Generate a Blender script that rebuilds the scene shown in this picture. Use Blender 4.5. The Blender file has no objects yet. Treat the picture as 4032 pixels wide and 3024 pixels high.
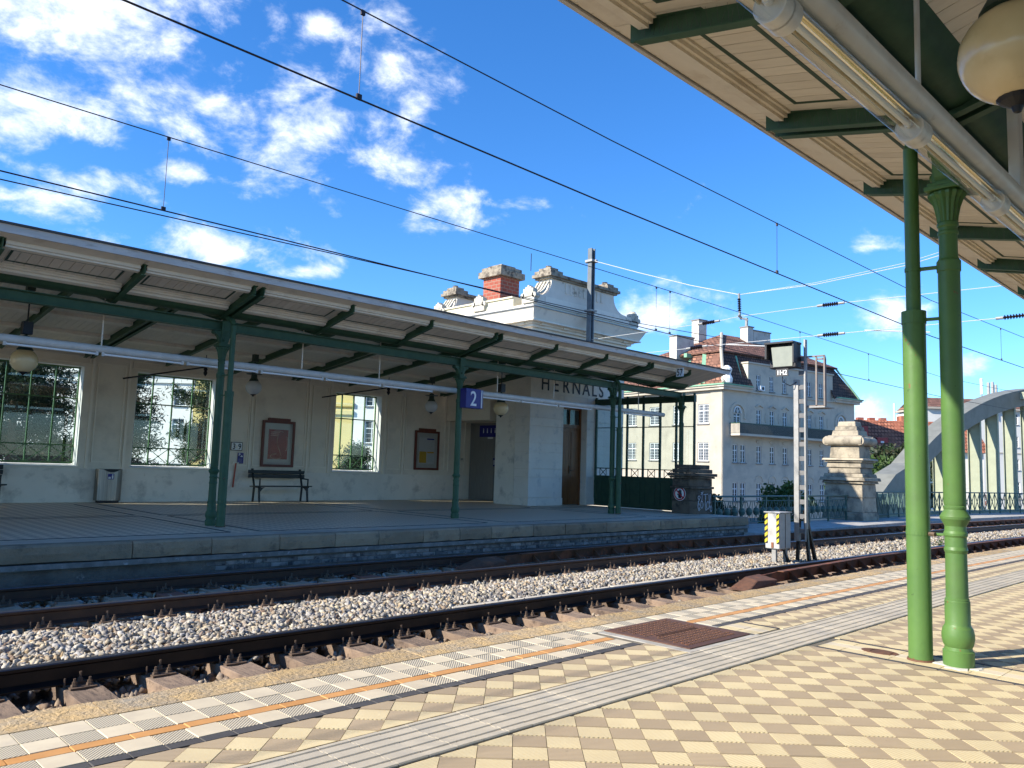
import bpy, bmesh, math, random
import numpy as np
from mathutils import Vector, Matrix
random.seed(7); rng = np.random.default_rng(7)
S = bpy.context.scene; COL = S.collection
R = math.radians
# ---------------------------------------------------------------- camera
YAW, PITCH, ROLL, EYE = R(44.55), R(5.912), R(1.81), 1.16
fw = Vector((math.sin(YAW)*math.cos(PITCH), math.cos(YAW)*math.cos(PITCH), math.sin(PITCH)))
rt = Vector((math.cos(YAW), -math.sin(YAW), 0)); up = rt.cross(fw)
rt2 = rt*math.cos(ROLL)+up*math.sin(ROLL); up2 = up*math.cos(ROLL)-rt*math.sin(ROLL)
cam = bpy.data.objects.new('camera', bpy.data.cameras.new('camera')); COL.objects.link(cam)
cam.data.sensor_width = 36; cam.data.lens = 3139.46/4032*36
cam.data.clip_start = 0.05; cam.data.clip_end = 3000
cam.matrix_world = Matrix(((rt2.x, up2.x, -fw.x, 0), (rt2.y, up2.y, -fw.y, 0), (rt2.z, up2.z, -fw.z, EYE), (0, 0, 0, 1)))
S.camera = cam
# ---------------------------------------------------------------- sky, sun, exposure
SUN_EL, SUN_A = R(31), R(22.5)             # shadows run along (cos A, -sin A)
W = bpy.data.worlds.new('World'); S.world = W; W.use_nodes = True
nt = W.node_tree; N = nt.nodes; LK = nt.links
for n in list(N): N.remove(n)
def wn(t, **k):
    n = N.new(t)
    for a, b in k.items(): setattr(n, a, b)
    return n
def wm(op, a, b=None, c=None, clamp=False):
    n = wn('ShaderNodeMath', operation=op, use_clamp=clamp)
    for i, v in enumerate((a, b, c)):
        if v is None: continue
        if isinstance(v, (int, float)): n.inputs[i].default_value = v
        else: LK.new(v, n.inputs[i])
    return n.outputs[0]
def wv(op, a, b=None):
    n = wn('ShaderNodeVectorMath', operation=op)
    for i, v in enumerate((a, b)):
        if v is None: continue
        if isinstance(v, (tuple, list)): n.inputs[i].default_value = v
        else: LK.new(v, n.inputs[i])
    return n
sky = wn('ShaderNodeTexSky', sky_type='NISHITA', sun_disc=False, sun_elevation=SUN_EL, altitude=200)
sky.sun_rotation = R(-90+22.5)
sky.air_density = 1.0; sky.dust_density = 0.1; sky.ozone_density = 2.2
hs = wn('ShaderNodeHueSaturation'); hs.inputs['Saturation'].default_value = 1.12
tn = wn('ShaderNodeMix', data_type='RGBA', blend_type='MULTIPLY'); tn.inputs[0].default_value = 1; tn.inputs[7].default_value = (0.70, 0.935, 1.27, 1)
LK.new(sky.outputs[0], tn.inputs[6]); LK.new(tn.outputs[2], hs.inputs['Color'])
geo = wn('ShaderNodeTexCoord'); D = wv('NORMALIZE', geo.outputs['Generated']).outputs[0]
# clouds: azimuth from +Y towards +X, elevation, half width, half height (degrees)
CL = [(15.5,26.2,9.4,5.6),(21.6,24.1,5.0,3.2),(12.1,20.7,5.0,3.0),(28.5,22.8,5.5,3.5),(35.4,25.7,3.3,4.2),(35.5,21.6,3.8,2.4),(40.1,18.0,3.7,1.5),(23.2,14.0,6.0,1.5),(17.1,13.9,1.6,1.1),(13.9,15.4,4.7,1.5),(14.8,16.9,3.7,1.3),(59.1,12.5,3.8,1.3),(54.4,11.0,3.7,1.5),(69.8,10.4,2.7,1.6),(68.4,3.8,2.4,1.6),(69.4,15.2,1.6,0.8),(29.5,28.8,1.3,1.0),(33.9,30.0,2.0,1.1),(21.1,18.5,1.3,0.8),(30.0,13.1,1.6,0.6),(74.9,7.2,1.3,0.9)]
for i in range(7):
    CL.append((random.uniform(92, 355), random.uniform(5, 55), random.uniform(5, 11), random.uniform(1.8, 5)))
msk = None
for az, el, a, b in CL:
    az, el = R(az), R(el)
    c = (math.sin(az)*math.cos(el), math.cos(az)*math.cos(el), math.sin(el))
    u = (math.cos(az), -math.sin(az), 0); v = (-math.sin(az)*math.sin(el), -math.cos(az)*math.sin(el), math.cos(el))
    ka, kb = 1/R(a), 1/R(b)
    du = wv('DOT_PRODUCT', D, tuple(x*ka for x in u)).outputs['Value']
    dv = wv('DOT_PRODUCT', D, tuple(x*kb for x in v)).outputs['Value']
    dc = wv('DOT_PRODUCT', D, c).outputs['Value']
    oc = wm('SUBTRACT', dv, kb*(v[0]*c[0]+v[1]*c[1]+v[2]*c[2]))
    r2 = wm('ADD', wm('MULTIPLY', du, du), wm('MULTIPLY', oc, oc))
    m = wm('SUBTRACT', 1.0, wm('SQRT', r2))
    m = wm('ADD', m, wm('MULTIPLY', wm('LESS_THAN', dc, 0.0), -1000.0))
    msk = m if msk is None else wm('SMOOTH_MAX', msk, m, 0.25)
def fbm(scale, detail, rough, off, dist=0.0, zs=1.6):
    q = wv('MULTIPLY', D, (1, 1, zs)).outputs[0]
    q = wv('ADD', q, off).outputs[0]
    n = wn('ShaderNodeTexNoise'); n.inputs['Scale'].default_value = scale; n.inputs['Detail'].default_value = detail
    n.inputs['Roughness'].default_value = rough; n.inputs['Distortion'].default_value = dist
    LK.new(q, n.inputs['Vector']); return n.outputs[0]
n1 = fbm(14.5, 9, 0.62, (3, 1, 2), 0.2); n2 = fbm(7.5, 3, 0.55, (7, 4, 5))
mskc = wm('MAXIMUM', wm('MINIMUM', msk, 0.75), -0.65)
den = wm('ADD', wm('MULTIPLY', mskc, 0.62), wm('MULTIPLY', wm('SUBTRACT', n1, 0.5), 2.35))
den = wm('ADD', den, wm('MULTIPLY', wm('SUBTRACT', n2, 0.5), 1.1))
mr = wn('ShaderNodeMapRange', interpolation_type='SMOOTHSTEP'); mr.inputs[1].default_value = -0.02; mr.inputs[2].default_value = 0.85
LK.new(den, mr.inputs[0])
shd = fbm(14.5, 6, 0.62, (3.012, 0.995, 1.985), 0.2)          # same field a little towards the sun: relief
rel = wm('ADD', wm('MULTIPLY', wm('SUBTRACT', n1, shd), 2.2), 0.62, clamp=True)
ccol = wn('ShaderNodeMix', data_type='RGBA'); ccol.inputs[6].default_value = (0.36, 0.44, 0.56, 1); ccol.inputs[7].default_value = (0.80, 0.82, 0.84, 1)
LK.new(rel, ccol.inputs[0])
bg1 = wn('ShaderNodeBackground'); bg1.inputs[1].default_value = 0.098; LK.new(hs.outputs[0], bg1.inputs[0])
bg2 = wn('ShaderNodeBackground'); bg2.inputs[1].default_value = 0.92; LK.new(ccol.outputs[2], bg2.inputs[0])
mx = wn('ShaderNodeMixShader'); LK.new(wm('MULTIPLY', mr.outputs[0], 0.96), mx.inputs[0]); LK.new(bg1.outputs[0], mx.inputs[1]); LK.new(bg2.outputs[0], mx.inputs[2])
W.cycles.sampling_method = 'MANUAL'; W.cycles.sample_map_resolution = 256
wo = wn('ShaderNodeOutputWorld'); LK.new(mx.outputs[0], wo.inputs[0])
ld = Vector((math.cos(SUN_A)*math.cos(SUN_EL), -math.sin(SUN_A)*math.cos(SUN_EL), -math.sin(SUN_EL)))
sl = bpy.data.lights.new('sun', 'SUN'); sl.energy = 4.3; sl.angle = R(0.53); sl.color = (1.0, 0.935, 0.83)
so = bpy.data.objects.new('sun', sl); COL.objects.link(so); so.rotation_euler = ld.to_track_quat('-Z', 'Y').to_euler(); so.location = (-30, 12, 30)
S.view_settings.view_transform = 'Standard'; S.view_settings.look = 'None'; S.view_settings.gamma = 1
S.view_settings.exposure = 1.1
S.view_settings.use_curve_mapping = False
S.cycles.max_bounces = 7; S.cycles.transparent_max_bounces = 12; S.cycles.sample_clamp_indirect = 6

# ---------------------------------------------------------------- materials
MATS = {}
def M(name, c1, c2=None, wd=None, rough=0.75, scale=6, bump=0.0, bscale=None, metal=0.0, rnd=0.0, detail=6, stretch=(1, 1, 1), dirt=None, hi=(0.38, 0.62), spec=0.4, coat=0, bdist=0.01, extra=None):
    if name in MATS: return MATS[name]
    m = bpy.data.materials.new(name); m.use_nodes = True; t = m.node_tree; b = t.nodes['Principled BSDF']
    b.inputs['Roughness'].default_value = rough; b.inputs['Metallic'].default_value = metal
    b.inputs['Specular IOR Level'].default_value = spec; b.inputs['Coat Weight'].default_value = coat
    tc = t.nodes.new('ShaderNodeTexCoord'); mp = t.nodes.new('ShaderNodeMapping'); mp.inputs['Scale'].default_value = stretch
    t.links.new(tc.outputs['Object'], mp.inputs[0]); vec = mp.outputs[0]
    def noise(s, d=detail, r=0.6, off=0):
        n = t.nodes.new('ShaderNodeTexNoise'); n.inputs['Scale'].default_value = s; n.inputs['Detail'].default_value = d; n.inputs['Roughness'].default_value = r
        if off or rnd:
            a = t.nodes.new('ShaderNodeVectorMath'); a.operation = 'ADD'; t.links.new(vec, a.inputs[0])
            if rnd:
                oi = t.nodes.new('ShaderNodeObjectInfo'); sc = t.nodes.new('ShaderNodeMath'); sc.operation = 'MULTIPLY'; sc.inputs[1].default_value = 37
                t.links.new(oi.outputs['Random'], sc.inputs[0]); t.links.new(sc.outputs[0], a.inputs[1])
            else: a.inputs[1].default_value = (off, off, off)
            t.links.new(a.outputs[0], n.inputs['Vector'])
        else: t.links.new(vec, n.inputs['Vector'])
        return n.outputs[0]
    def mixc(f, a, bb, mode='MIX'):
        x = t.nodes.new('ShaderNodeMix'); x.data_type = 'RGBA'; x.blend_type = mode
        for i, v in ((0, f), (6, a), (7, bb)):
            if hasattr(v, 'is_linked'): t.links.new(v, x.inputs[i])
            elif isinstance(v, (int, float)): x.inputs[i].default_value = v
            else: x.inputs[i].default_value = (*v, 1)
        return x.outputs[2]
    def rng_(v, a, bb, lo=0.0, hi_=1.0):
        x = t.nodes.new('ShaderNodeMapRange'); x.inputs[1].default_value = a; x.inputs[2].default_value = bb; x.inputs[3].default_value = lo; x.inputs[4].default_value = hi_
        t.links.new(v, x.inputs[0]); return x.outputs[0]
    col = None
    if c2: col = mixc(rng_(noise(scale), *hi), c1, c2)
    if dirt:
        dc, ds, da, db = dirt
        col = mixc(rng_(noise(ds, 8, 0.65, 11.3), da, db), col if col else c1, dc)
    if rnd:
        oi = t.nodes.new('ShaderNodeObjectInfo'); v = rng_(oi.outputs['Random'], 0, 1, 1-rnd, 1+rnd*0.4)
        cb = t.nodes.new('ShaderNodeCombineColor')
        for i in range(3): t.links.new(v, cb.inputs[i])
        col = mixc(1.0, col if col else c1, cb.outputs[0], 'MULTIPLY')
    if wd:
        gp_ = t.nodes.new('ShaderNodeNewGeometry')
        def wnoise(s, d):
            n = t.nodes.new('ShaderNodeTexNoise'); n.inputs['Scale'].default_value = s; n.inputs['Detail'].default_value = d; n.inputs['Roughness'].default_value = 0.65; t.links.new(gp_.outputs['Position'], n.inputs['Vector']); return n.outputs[0]
        col = mixc(rng_(wnoise(wd[1], 8), wd[2], wd[3], 0, wd[4]), col if col else c1, wd[0])
        col = mixc(rng_(wnoise(wd[1]*9, 3), 0.70, 0.74, 0, wd[4]*0.8), col, tuple(x*0.45 for x in wd[0]))
    if extra: col, bumpv = extra(t, vec, col if col else c1, mixc, rng_, noise)
    else: bumpv = None
    if col: t.links.new(col, b.inputs['Base Color'])
    else: b.inputs['Base Color'].default_value = (*c1, 1)
    if bump or bumpv:
        bn = t.nodes.new('ShaderNodeBump'); bn.inputs['Strength'].default_value = bump or 0.5; bn.inputs['Distance'].default_value = bdist
        t.links.new(bumpv if bumpv else noise(bscale or scale*4, 8, 0.65), bn.inputs['Height']); t.links.new(bn.outputs[0], b.inputs['Normal'])
    MATS[name] = m; return m
def stripes(axis, pitch, dark, lo=0.25, hi=0.5):
    """ribs: grooves across the given direction, with dirt in the grooves"""
    def f(t, vec, col, mixc, rng_, noise):
        d = t.nodes.new('ShaderNodeVectorMath'); d.operation = 'DOT_PRODUCT'; t.links.new(vec, d.inputs[0]); L = math.hypot(*axis); d.inputs[1].default_value = (axis[0]/L/pitch, axis[1]/L/pitch, 0)
        fr = t.nodes.new('ShaderNodeMath'); fr.operation = 'PINGPONG'; fr.inputs[1].default_value = 0.5; t.links.new(d.outputs['Value'], fr.inputs[0])
        v = rng_(fr.outputs[0], lo*0.5, hi*0.5)
        return mixc(v, dark, col), v
    return f
# ---------------------------------------------------------------- mesh helpers
WLOC = {}
class MB:
    def __init__(s, xf=None): s.v = []; s.f = []; s.xf = xf
    def add(s, vs, fs):
        o = len(s.v); s.v += [s.xf(p) for p in vs] if s.xf else list(vs); s.f += [tuple(i+o for i in f) for f in fs]; return s
    def box(s, x0, x1, y0, y1, z0, z1):
        return s.add([(x0, y0, z0), (x1, y0, z0), (x1, y1, z0), (x0, y1, z0), (x0, y0, z1), (x1, y0, z1), (x1, y1, z1), (x0, y1, z1)],
                     [(0, 3, 2, 1), (4, 5, 6, 7), (0, 1, 5, 4), (1, 2, 6, 5), (2, 3, 7, 6), (3, 0, 4, 7)])
    def hexa(s, p): return s.add(p, [(0, 3, 2, 1), (4, 5, 6, 7), (0, 1, 5, 4), (1, 2, 6, 5), (2, 3, 7, 6), (3, 0, 4, 7)])
    def bar(s, a, b, w, h=None, upv=(0, 0, 1)):
        a = Vector(a); b = Vector(b); d = (b-a).normalized(); u = Vector(upv)
        if abs(d.dot(u)) > 0.98: u = Vector((0, 1, 0))
        x = d.cross(u).normalized()*w/2; y = x.cross(d).normalized()*(h or w)/2
        return s.hexa([tuple(q) for q in (a-x-y, a+x-y, b+x-y, b-x-y, a-x+y, a+x+y, b+x+y, b-x+y)])
    def cyl(s, a, b, r0, r1=None, n=12, caps=True):
        a = Vector(a); b = Vector(b); d = (b-a).normalized(); r1 = r0 if r1 is None else r1
        u = Vector((0, 0, 1)) if abs(d.z) < 0.9 else Vector((1, 0, 0)); x = d.cross(u).normalized(); y = d.cross(x)
        vs = []
        for p, r in ((a, r0), (b, r1)):
            vs += [tuple(p+x*r*math.cos(2*math.pi*i/n)+y*r*math.sin(2*math.pi*i/n)) for i in range(n)]
        fs = [(i, i+n, (i+1) % n+n, (i+1) % n) for i in range(n)]
        if caps: fs += [tuple(range(n)), tuple(range(2*n-1, n-1, -1))]
        return s.add(vs, fs)
    def tube(s, pts, r, n=8):
        for a, b in zip(pts, pts[1:]): s.cyl(a, b, r, r, n)
        return s
    def lathe(s, prof, x, y, z0=0, n=20, flute=0):
        vs = []
        for r, z in prof:
            for i in range(n):
                a = 2*math.pi*i/n; rr = r*(1-flute*(i % 2)) if flute else r
                vs.append((x+rr*math.cos(a), y+rr*math.sin(a), z0+z))
        fs = []
        for k in range(len(prof)-1):
            for i in range(n):
                j = (i+1) % n; fs.append((k*n+i, k*n+j, (k+1)*n+j, (k+1)*n+i))
        fs += [tuple(range(n-1, -1, -1)), tuple(range((len(prof)-1)*n, len(prof)*n))]
        return s.add(vs, fs)
    def prism(s, poly, fn, t0, t1):
        """poly in 2D, fn(a, b, t) gives the 3D point; extruded from t0 to t1"""
        n = len(poly); vs = [fn(a, b, t0) for a, b in poly]+[fn(a, b, t1) for a, b in poly]
        return s.add(vs, [tuple(range(n-1, -1, -1)), tuple(range(n, 2*n))]+[(i, (i+1) % n, (i+1) % n+n, i+n) for i in range(n)])
    def sweep(s, prof, path):
        """closed profile (y, z) swept along a path of (x, y, z, ty) keeping profile in YZ"""
        n = len(prof); vs = []
        for (x, y, z) in path: vs += [(x, y+a, z+b) for a, b in prof]
        fs = []
        for k in range(len(path)-1):
            for i in range(n):
                j = (i+1) % n; fs.append((k*n+i, k*n+j, (k+1)*n+j, (k+1)*n+i))
        fs += [tuple(range(n)), tuple(range(len(path)*n-1, (len(path)-1)*n-1, -1))]
        return s.add(vs, fs)
    def mesh(s, name, mat, bev=0, smooth=False, ang=38):
        me = bpy.data.meshes.new(name); me.from_pydata(s.v, [], s.f); me.update()
        bm = bmesh.new(); bm.from_mesh(me); bmesh.ops.recalc_face_normals(bm, faces=bm.faces)
        if bev: bmesh.ops.bevel(bm, geom=[e for e in bm.edges if len(e.link_faces) == 2 and e.calc_face_angle(0) > 0.5], offset=bev, segments=1, affect='EDGES', clamp_overlap=True)
        if smooth:
            for f in bm.faces: f.smooth = True
            for e in bm.edges:
                if len(e.link_faces) == 2 and e.calc_face_angle(0) > R(ang): e.smooth = False
        bm.to_mesh(me); bm.free()
        if mat: me.materials.append(mat)
        return me
    def build(s, name, mat, parent=None, bev=0, smooth=False, ang=38, **tags):
        return link(name, s.mesh(name, mat, bev, smooth, ang), parent, **tags)
def link(name, me, parent=None, loc=(0, 0, 0), rot=None, label=None, cat=None, group=None, kind=None):
    o = bpy.data.objects.new(name, me); COL.objects.link(o); loc = Vector(loc); WLOC[o] = loc
    if parent: o.parent = parent; o.location = loc-WLOC[parent]
    else: o.location = loc
    if rot: o.rotation_euler = rot
    tag(o, label, cat, group, kind); return o
def tag(o, label=None, cat=None, group=None, kind=None):
    for k, v in (('label', label), ('category', cat), ('group', group), ('kind', kind)):
        if v: o[k] = v
def thing(name, loc, label, cat, group=None): return link(name, None, None, loc, None, label, cat, group)
def copy_tree(o, loc, label, parent=None, rot=None):
    c = o.copy(); COL.objects.link(c); c.parent = parent
    if parent is None:
        c.location = loc; c['label'] = label; WLOC[c] = Vector(loc)
        if rot: c.rotation_euler = rot
    for ch in list(o.children): copy_tree(ch, None, None, c)
    return c
def npmesh(name, verts, faces_n, idx, mat, attr=None):
    """fast mesh: verts (n,3), idx flat loops with faces_n corners each"""
    me = bpy.data.meshes.new(name); nv = len(verts); nl = len(idx); nf = nl//faces_n
    me.vertices.add(nv); me.vertices.foreach_set('co', np.ascontiguousarray(verts, np.float32).ravel())
    me.loops.add(nl); me.loops.foreach_set('vertex_index', np.ascontiguousarray(idx, np.int32))
    me.polygons.add(nf); me.polygons.foreach_set('loop_start', np.arange(0, nl, faces_n, dtype=np.int32))
    if attr is not None:
        a = me.attributes.new('rnd', 'FLOAT', 'POINT'); a.data.foreach_set('value', np.ascontiguousarray(attr, np.float32))
    me.update(calc_edges=True); me.validate(); me.materials.append(mat); return me
def off(x): return -max(0.0, x-7.0)**2/800.0       # the line bends gently to the right
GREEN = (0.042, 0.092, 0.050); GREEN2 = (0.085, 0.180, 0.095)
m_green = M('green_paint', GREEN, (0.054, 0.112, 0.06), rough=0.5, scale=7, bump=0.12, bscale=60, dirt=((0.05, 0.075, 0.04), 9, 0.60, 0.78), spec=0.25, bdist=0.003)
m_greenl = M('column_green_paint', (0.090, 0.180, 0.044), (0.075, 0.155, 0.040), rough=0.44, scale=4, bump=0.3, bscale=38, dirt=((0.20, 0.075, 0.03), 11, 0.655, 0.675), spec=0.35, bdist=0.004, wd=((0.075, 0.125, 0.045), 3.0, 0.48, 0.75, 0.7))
m_greend = M('dark_green_paint', (0.020, 0.055, 0.035), (0.028, 0.07, 0.042), rough=0.5, scale=5)
m_cream = M('cream_paint', (0.76, 0.68, 0.55), (0.80, 0.72, 0.585), rough=0.6, scale=3, bump=0.05, bscale=50, dirt=((0.54, 0.44, 0.32), 2.2, 0.52, 0.8))
m_board = M('soffit_board_paint', (0.80, 0.72, 0.585), (0.74, 0.66, 0.535), rough=0.6, scale=4, rnd=0.1, stretch=(6, 1, 1))
# ================================================================ ground and track bed
m_earth = M('street_ground', (0.12, 0.115, 0.105), (0.16, 0.15, 0.14), rough=0.9, scale=0.4)
g = MB().add([(-1500, -1500, -5.5), (1500, -1500, -5.5), (1500, 1500, -5.5), (-1500, 1500, -5.5)], [(0, 1, 2, 3)]).build('ground', m_earth, kind='structure')
m_bed = M('ballast_bed_soil', (0.12, 0.10, 0.08), (0.22, 0.19, 0.15), rough=0.95, scale=30, bump=0.5, bscale=60, bdist=0.02)
MB().box(-30, 33, -12, 21.6, -5.4, -0.74).build('embankment', m_bed, kind='structure')
xs = [-12+i for i in range(0, 46)]+[34+4*i for i in range(12)]
bd = MB(); n = len(xs)
bd.add([(x, 3.0+off(x)*(x < 33), -0.68) for x in xs]+[(x, (11.6 if x < 20 else 12.35+off(x)*0.5), -0.66) for x in xs], [(i, i+1, n+i+1, n+i) for i in range(n-1)])
bd.build('track_bed', m_bed, kind='structure')
MB().box(33, 90, -12, 13.2, -1.3, -0.75).build('bridge_deck', M('deck_concrete', (0.25, 0.24, 0.22), (0.31, 0.3, 0.28), rough=0.9, scale=2), kind='structure')
m_conc = M('concrete', (0.36, 0.34, 0.30), (0.46, 0.43, 0.38), rough=0.9, scale=5, bump=0.2, bscale=50, dirt=((0.22, 0.19, 0.15), 3, 0.5, 0.75))
wk = MB(); xw = [19.9, 23, 26, 29.5, 33, 37, 41, 46, 52, 60, 70]
wyo = [10.75, 10.75, 10.8, 10.85, 10.8, 10.65, 10.4, 10.0, 9.3, 8.2, 6.6]; wyi = [12.9, 12.9, 12.9, 12.9, 12.9, 12.8, 12.6, 12.2, 11.5, 10.4, 8.8]
for i in range(len(xw)-1):
    a, b = xw[i], xw[i+1]
    wk.hexa([(a, wyo[i], -0.75), (b, wyo[i+1], -0.75), (b, wyi[i+1], -0.75), (a, wyi[i], -0.75), (a, wyo[i], -0.42), (b, wyo[i+1], -0.42), (b, wyi[i+1], -0.42), (a, wyi[i], -0.42)])
wk.build('walkway', m_conc, kind='structure')
# ---------------------------------------------------------------- ballast stones
def attr_mat(name, cols, rough=0.85):
    m = bpy.data.materials.new(name); m.use_nodes = True; t = m.node_tree; b = t.nodes['Principled BSDF']; b.inputs['Roughness'].default_value = rough
    a = t.nodes.new('ShaderNodeAttribute'); a.attribute_name = 'rnd'; r = t.nodes.new('ShaderNodeValToRGB'); r.color_ramp.interpolation = 'LINEAR'
    e = r.color_ramp.elements
    while len(e) < len(cols): e.new(0.5)
    for i, c in enumerate(cols): e[i].position = i/(len(cols)-1); e[i].color = (*c, 1)
    t.links.new(a.outputs['Fac'], r.inputs[0])
    tc = t.nodes.new('ShaderNodeTexCoord'); n = t.nodes.new('ShaderNodeTexNoise'); n.inputs['Scale'].default_value = 45; n.inputs['Detail'].default_value = 5; t.links.new(tc.outputs['Object'], n.inputs['Vector'])
    mr_ = t.nodes.new('ShaderNodeMapRange'); mr_.inputs[1].default_value = 0.3; mr_.inputs[2].default_value = 0.7; mr_.inputs[3].default_value = 0.75; mr_.inputs[4].default_value = 1.12; t.links.new(n.outputs[0], mr_.inputs[0])
    x = t.nodes.new('ShaderNodeMix'); x.data_type = 'RGBA'; x.blend_type = 'MULTIPLY'; x.inputs[0].default_value = 1
    cc = t.nodes.new('ShaderNodeCombineColor')
    for i in range(3): t.links.new(mr_.outputs[0], cc.inputs[i])
    t.links.new(r.outputs[0], x.inputs[6]); t.links.new(cc.outputs[0], x.inputs[7]); t.links.new(x.outputs[2], b.inputs['Base Color'])
    return m
m_stone = attr_mat('ballast_stone', [(0.44, 0.385, 0.29), (0.13, 0.12, 0.11), (0.50, 0.44, 0.33), (0.37, 0.26, 0.14), (0.50, 0.465, 0.40), (0.22, 0.205, 0.19), (0.50, 0.42, 0.28), (0.18, 0.115, 0.075), (0.46, 0.425, 0.37), (0.32, 0.30, 0.28), (0.11, 0.10, 0.09), (0.48, 0.425, 0.335)])
m_stoneb = attr_mat('rusty_ballast_stone', [(0.18, 0.115, 0.07), (0.30, 0.22, 0.14), (0.15, 0.11, 0.08), (0.36, 0.29, 0.21), (0.22, 0.15, 0.10), (0.42, 0.36, 0.28)])
ICO_V = np.array([(x, y, z) for x in (-.75, .75) for y in (-.75, .75) for z in (-.75, .75)]+[(0, 0, 1.05), (1.1, 0, .1)])
ICO_F = np.array([(0, 1, 3), (0, 3, 2), (0, 2, 6), (0, 6, 4), (0, 4, 5), (0, 5, 1), (2, 3, 7), (2, 7, 6), (1, 5, 8), (5, 7, 8), (7, 3, 8), (3, 1, 8), (4, 6, 9), (6, 7, 9), (7, 5, 9), (5, 4, 9)])
def stones(name, pts, size, mat, parent=None, **tg):
    n = len(pts); base = []
    for k in range(24):
        q = ICO_V+rng.uniform(-0.42, 0.42, (10, 3)); base.append(q)
    base = np.array(base)[rng.integers(0, 24, n)]
    sc = size*np.stack([rng.uniform(0.6, 1.6, n), rng.uniform(0.45, 1.05, n), rng.uniform(0.3, 0.75, n)], 1)
    v = base*sc[:, None, :]
    q = rng.normal(size=(n, 4)); q[:, 1:3] *= 0.55; q /= np.linalg.norm(q, axis=1)[:, None]; w, x, y, z = q.T
    Rm = np.stack([np.stack([1-2*(y*y+z*z), 2*(x*y-z*w), 2*(x*z+y*w)], -1), np.stack([2*(x*y+z*w), 1-2*(x*x+z*z), 2*(y*z-x*w)], -1), np.stack([2*(x*z-y*w), 2*(y*z+x*w), 1-2*(x*x+y*y)], -1)], 1)
    v = np.einsum('nij,nkj->nki', Rm, v)+pts[:, None, :]
    idx = (ICO_F[None]+10*np.arange(n)[:, None, None]).ravel()
    me = npmesh(name, v.reshape(-1, 3), 3, idx, mat, np.repeat(rng.uniform(0, 1, n), 10))
    return link(name, me, parent, kind='stuff', **tg)
voff = np.vectorize(off)
def scatter(x0, x1, y0, y1, dens, zf):
    n = int((x1-x0)*(y1-y0)*dens); x = rng.uniform(x0, x1, n); y = rng.uniform(y0, y1, n)
    return np.stack([x, y+voff(x), zf(x, y)+rng.normal(0, 0.012, n)], 1)
def zmid(x, y):       # shoulder between the two tracks, heaped a little
    return np.where((y > 6.72) & (y < 8.72), -0.545+0.05*np.sin((y-6.72)/2.0*np.pi)-0.05*np.exp(-((y-8.62)/0.12)**2), -0.60)
pts = np.concatenate([scatter(0.8, 9, 6.7, 8.62, 1000, zmid), scatter(9, 18, 6.7, 8.62, 760, zmid), scatter(18, 46, 6.7, 8.62, 170, lambda x, y: zmid(x, y)+0.02)])
keep = ~((pts[:, 0] > 6.2) & (pts[:, 0] < 14.1) & (abs(pts[:, 1]-voff(pts[:, 0])-7.16) < 0.11) & (rng.uniform(0, 1, len(pts)) > 0.06))
keep &= ~((abs(pts[:, 1]-voff(pts[:, 0])-8.5) < 0.25) & (rng.uniform(0, 1, len(pts)) < 0.35))
st = stones('ballast', pts[keep], 0.032, m_stone, label='pale grey and yellow crushed stone ballast between the two tracks', cat='ballast')
pts = np.concatenate([scatter(1.4, 12, 5.15, 6.5, 270, lambda x, y: zmid(x, y)-.035), scatter(12, 34, 5.15, 6.5, 70, zmid)])
stones('ballast', pts, 0.040, m_stoneb, label='rust stained ballast lying between the sleepers of the near track', cat='ballast')
pts = np.concatenate([scatter(1.6, 14, 8.95, 11.1, 240, zmid), scatter(14, 40, 8.95, 10.6, 60, zmid)])
stones('ballast', pts, 0.038, m_stone, label='shaded ballast between the sleepers of the track under the far platform', cat='ballast')
# cable trough slabs
m_slab = M('trough_slab_concrete', (0.56, 0.50, 0.40), (0.48, 0.43, 0.35), rough=0.9, scale=9, bump=0.15, bscale=80, rnd=0.08)
tr = thing('cable_trough', (6.2, 7.16, -0.5), 'row of flat beige concrete trough covers sunk in the ballast beside the near rail', 'cable trough')
ms = MB().box(0, 0.985, -0.10, 0.10, -0.56, -0.492).mesh('cover_slab', m_slab, 0.006)
for k in range(8): link('cover_slab', ms, tr, (6.2+k, 7.16+off(6.7+k), rng.uniform(-0.006, 0.004)), (0, 0, -0.002*k))
# ================================================================ tracks
m_rail = M('rail_steel_dark', (0.012, 0.009, 0.008), (0.02, 0.014, 0.011), rough=0.45, scale=9, metal=0.2)
m_railb = M('rail_steel_rusty', (0.06, 0.03, 0.017), (0.042, 0.022, 0.014), rough=0.6, scale=9)
m_railtop = M('rail_head_polished', (0.13, 0.13, 0.14), (0.10, 0.10, 0.11), rough=0.35, metal=0.75, scale=20)
m_rust = M('rusty_iron', (0.15, 0.07, 0.038), (0.10, 0.05, 0.03), rough=0.8, scale=14, dirt=((0.26, 0.10, 0.045), 5, 0.55, 0.7))
m_bolt = M('fastening_iron', (0.13, 0.085, 0.055), (0.09, 0.06, 0.04), rough=0.7, scale=40)
m_slp = M('weathered_sleeper_timber', (0.30, 0.21, 0.14), (0.20, 0.14, 0.10), rough=0.85, scale=5, bump=0.6, bscale=40, stretch=(7, 1, 1), rnd=0.25, bdist=0.015, dirt=((0.05, 0.035, 0.028), 6, 0.55, 0.7))
m_slpr = M('red_stained_sleeper_timber', (0.30, 0.12, 0.075), (0.24, 0.10, 0.065), rough=0.85, scale=5, bump=0.4, bscale=40, rnd=0.15)
m_slpp = M('dusty_sleeper_timber', (0.40, 0.30, 0.21), (0.32, 0.23, 0.16), rough=0.9, scale=6, bump=0.4, bscale=40, rnd=0.15)
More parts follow.
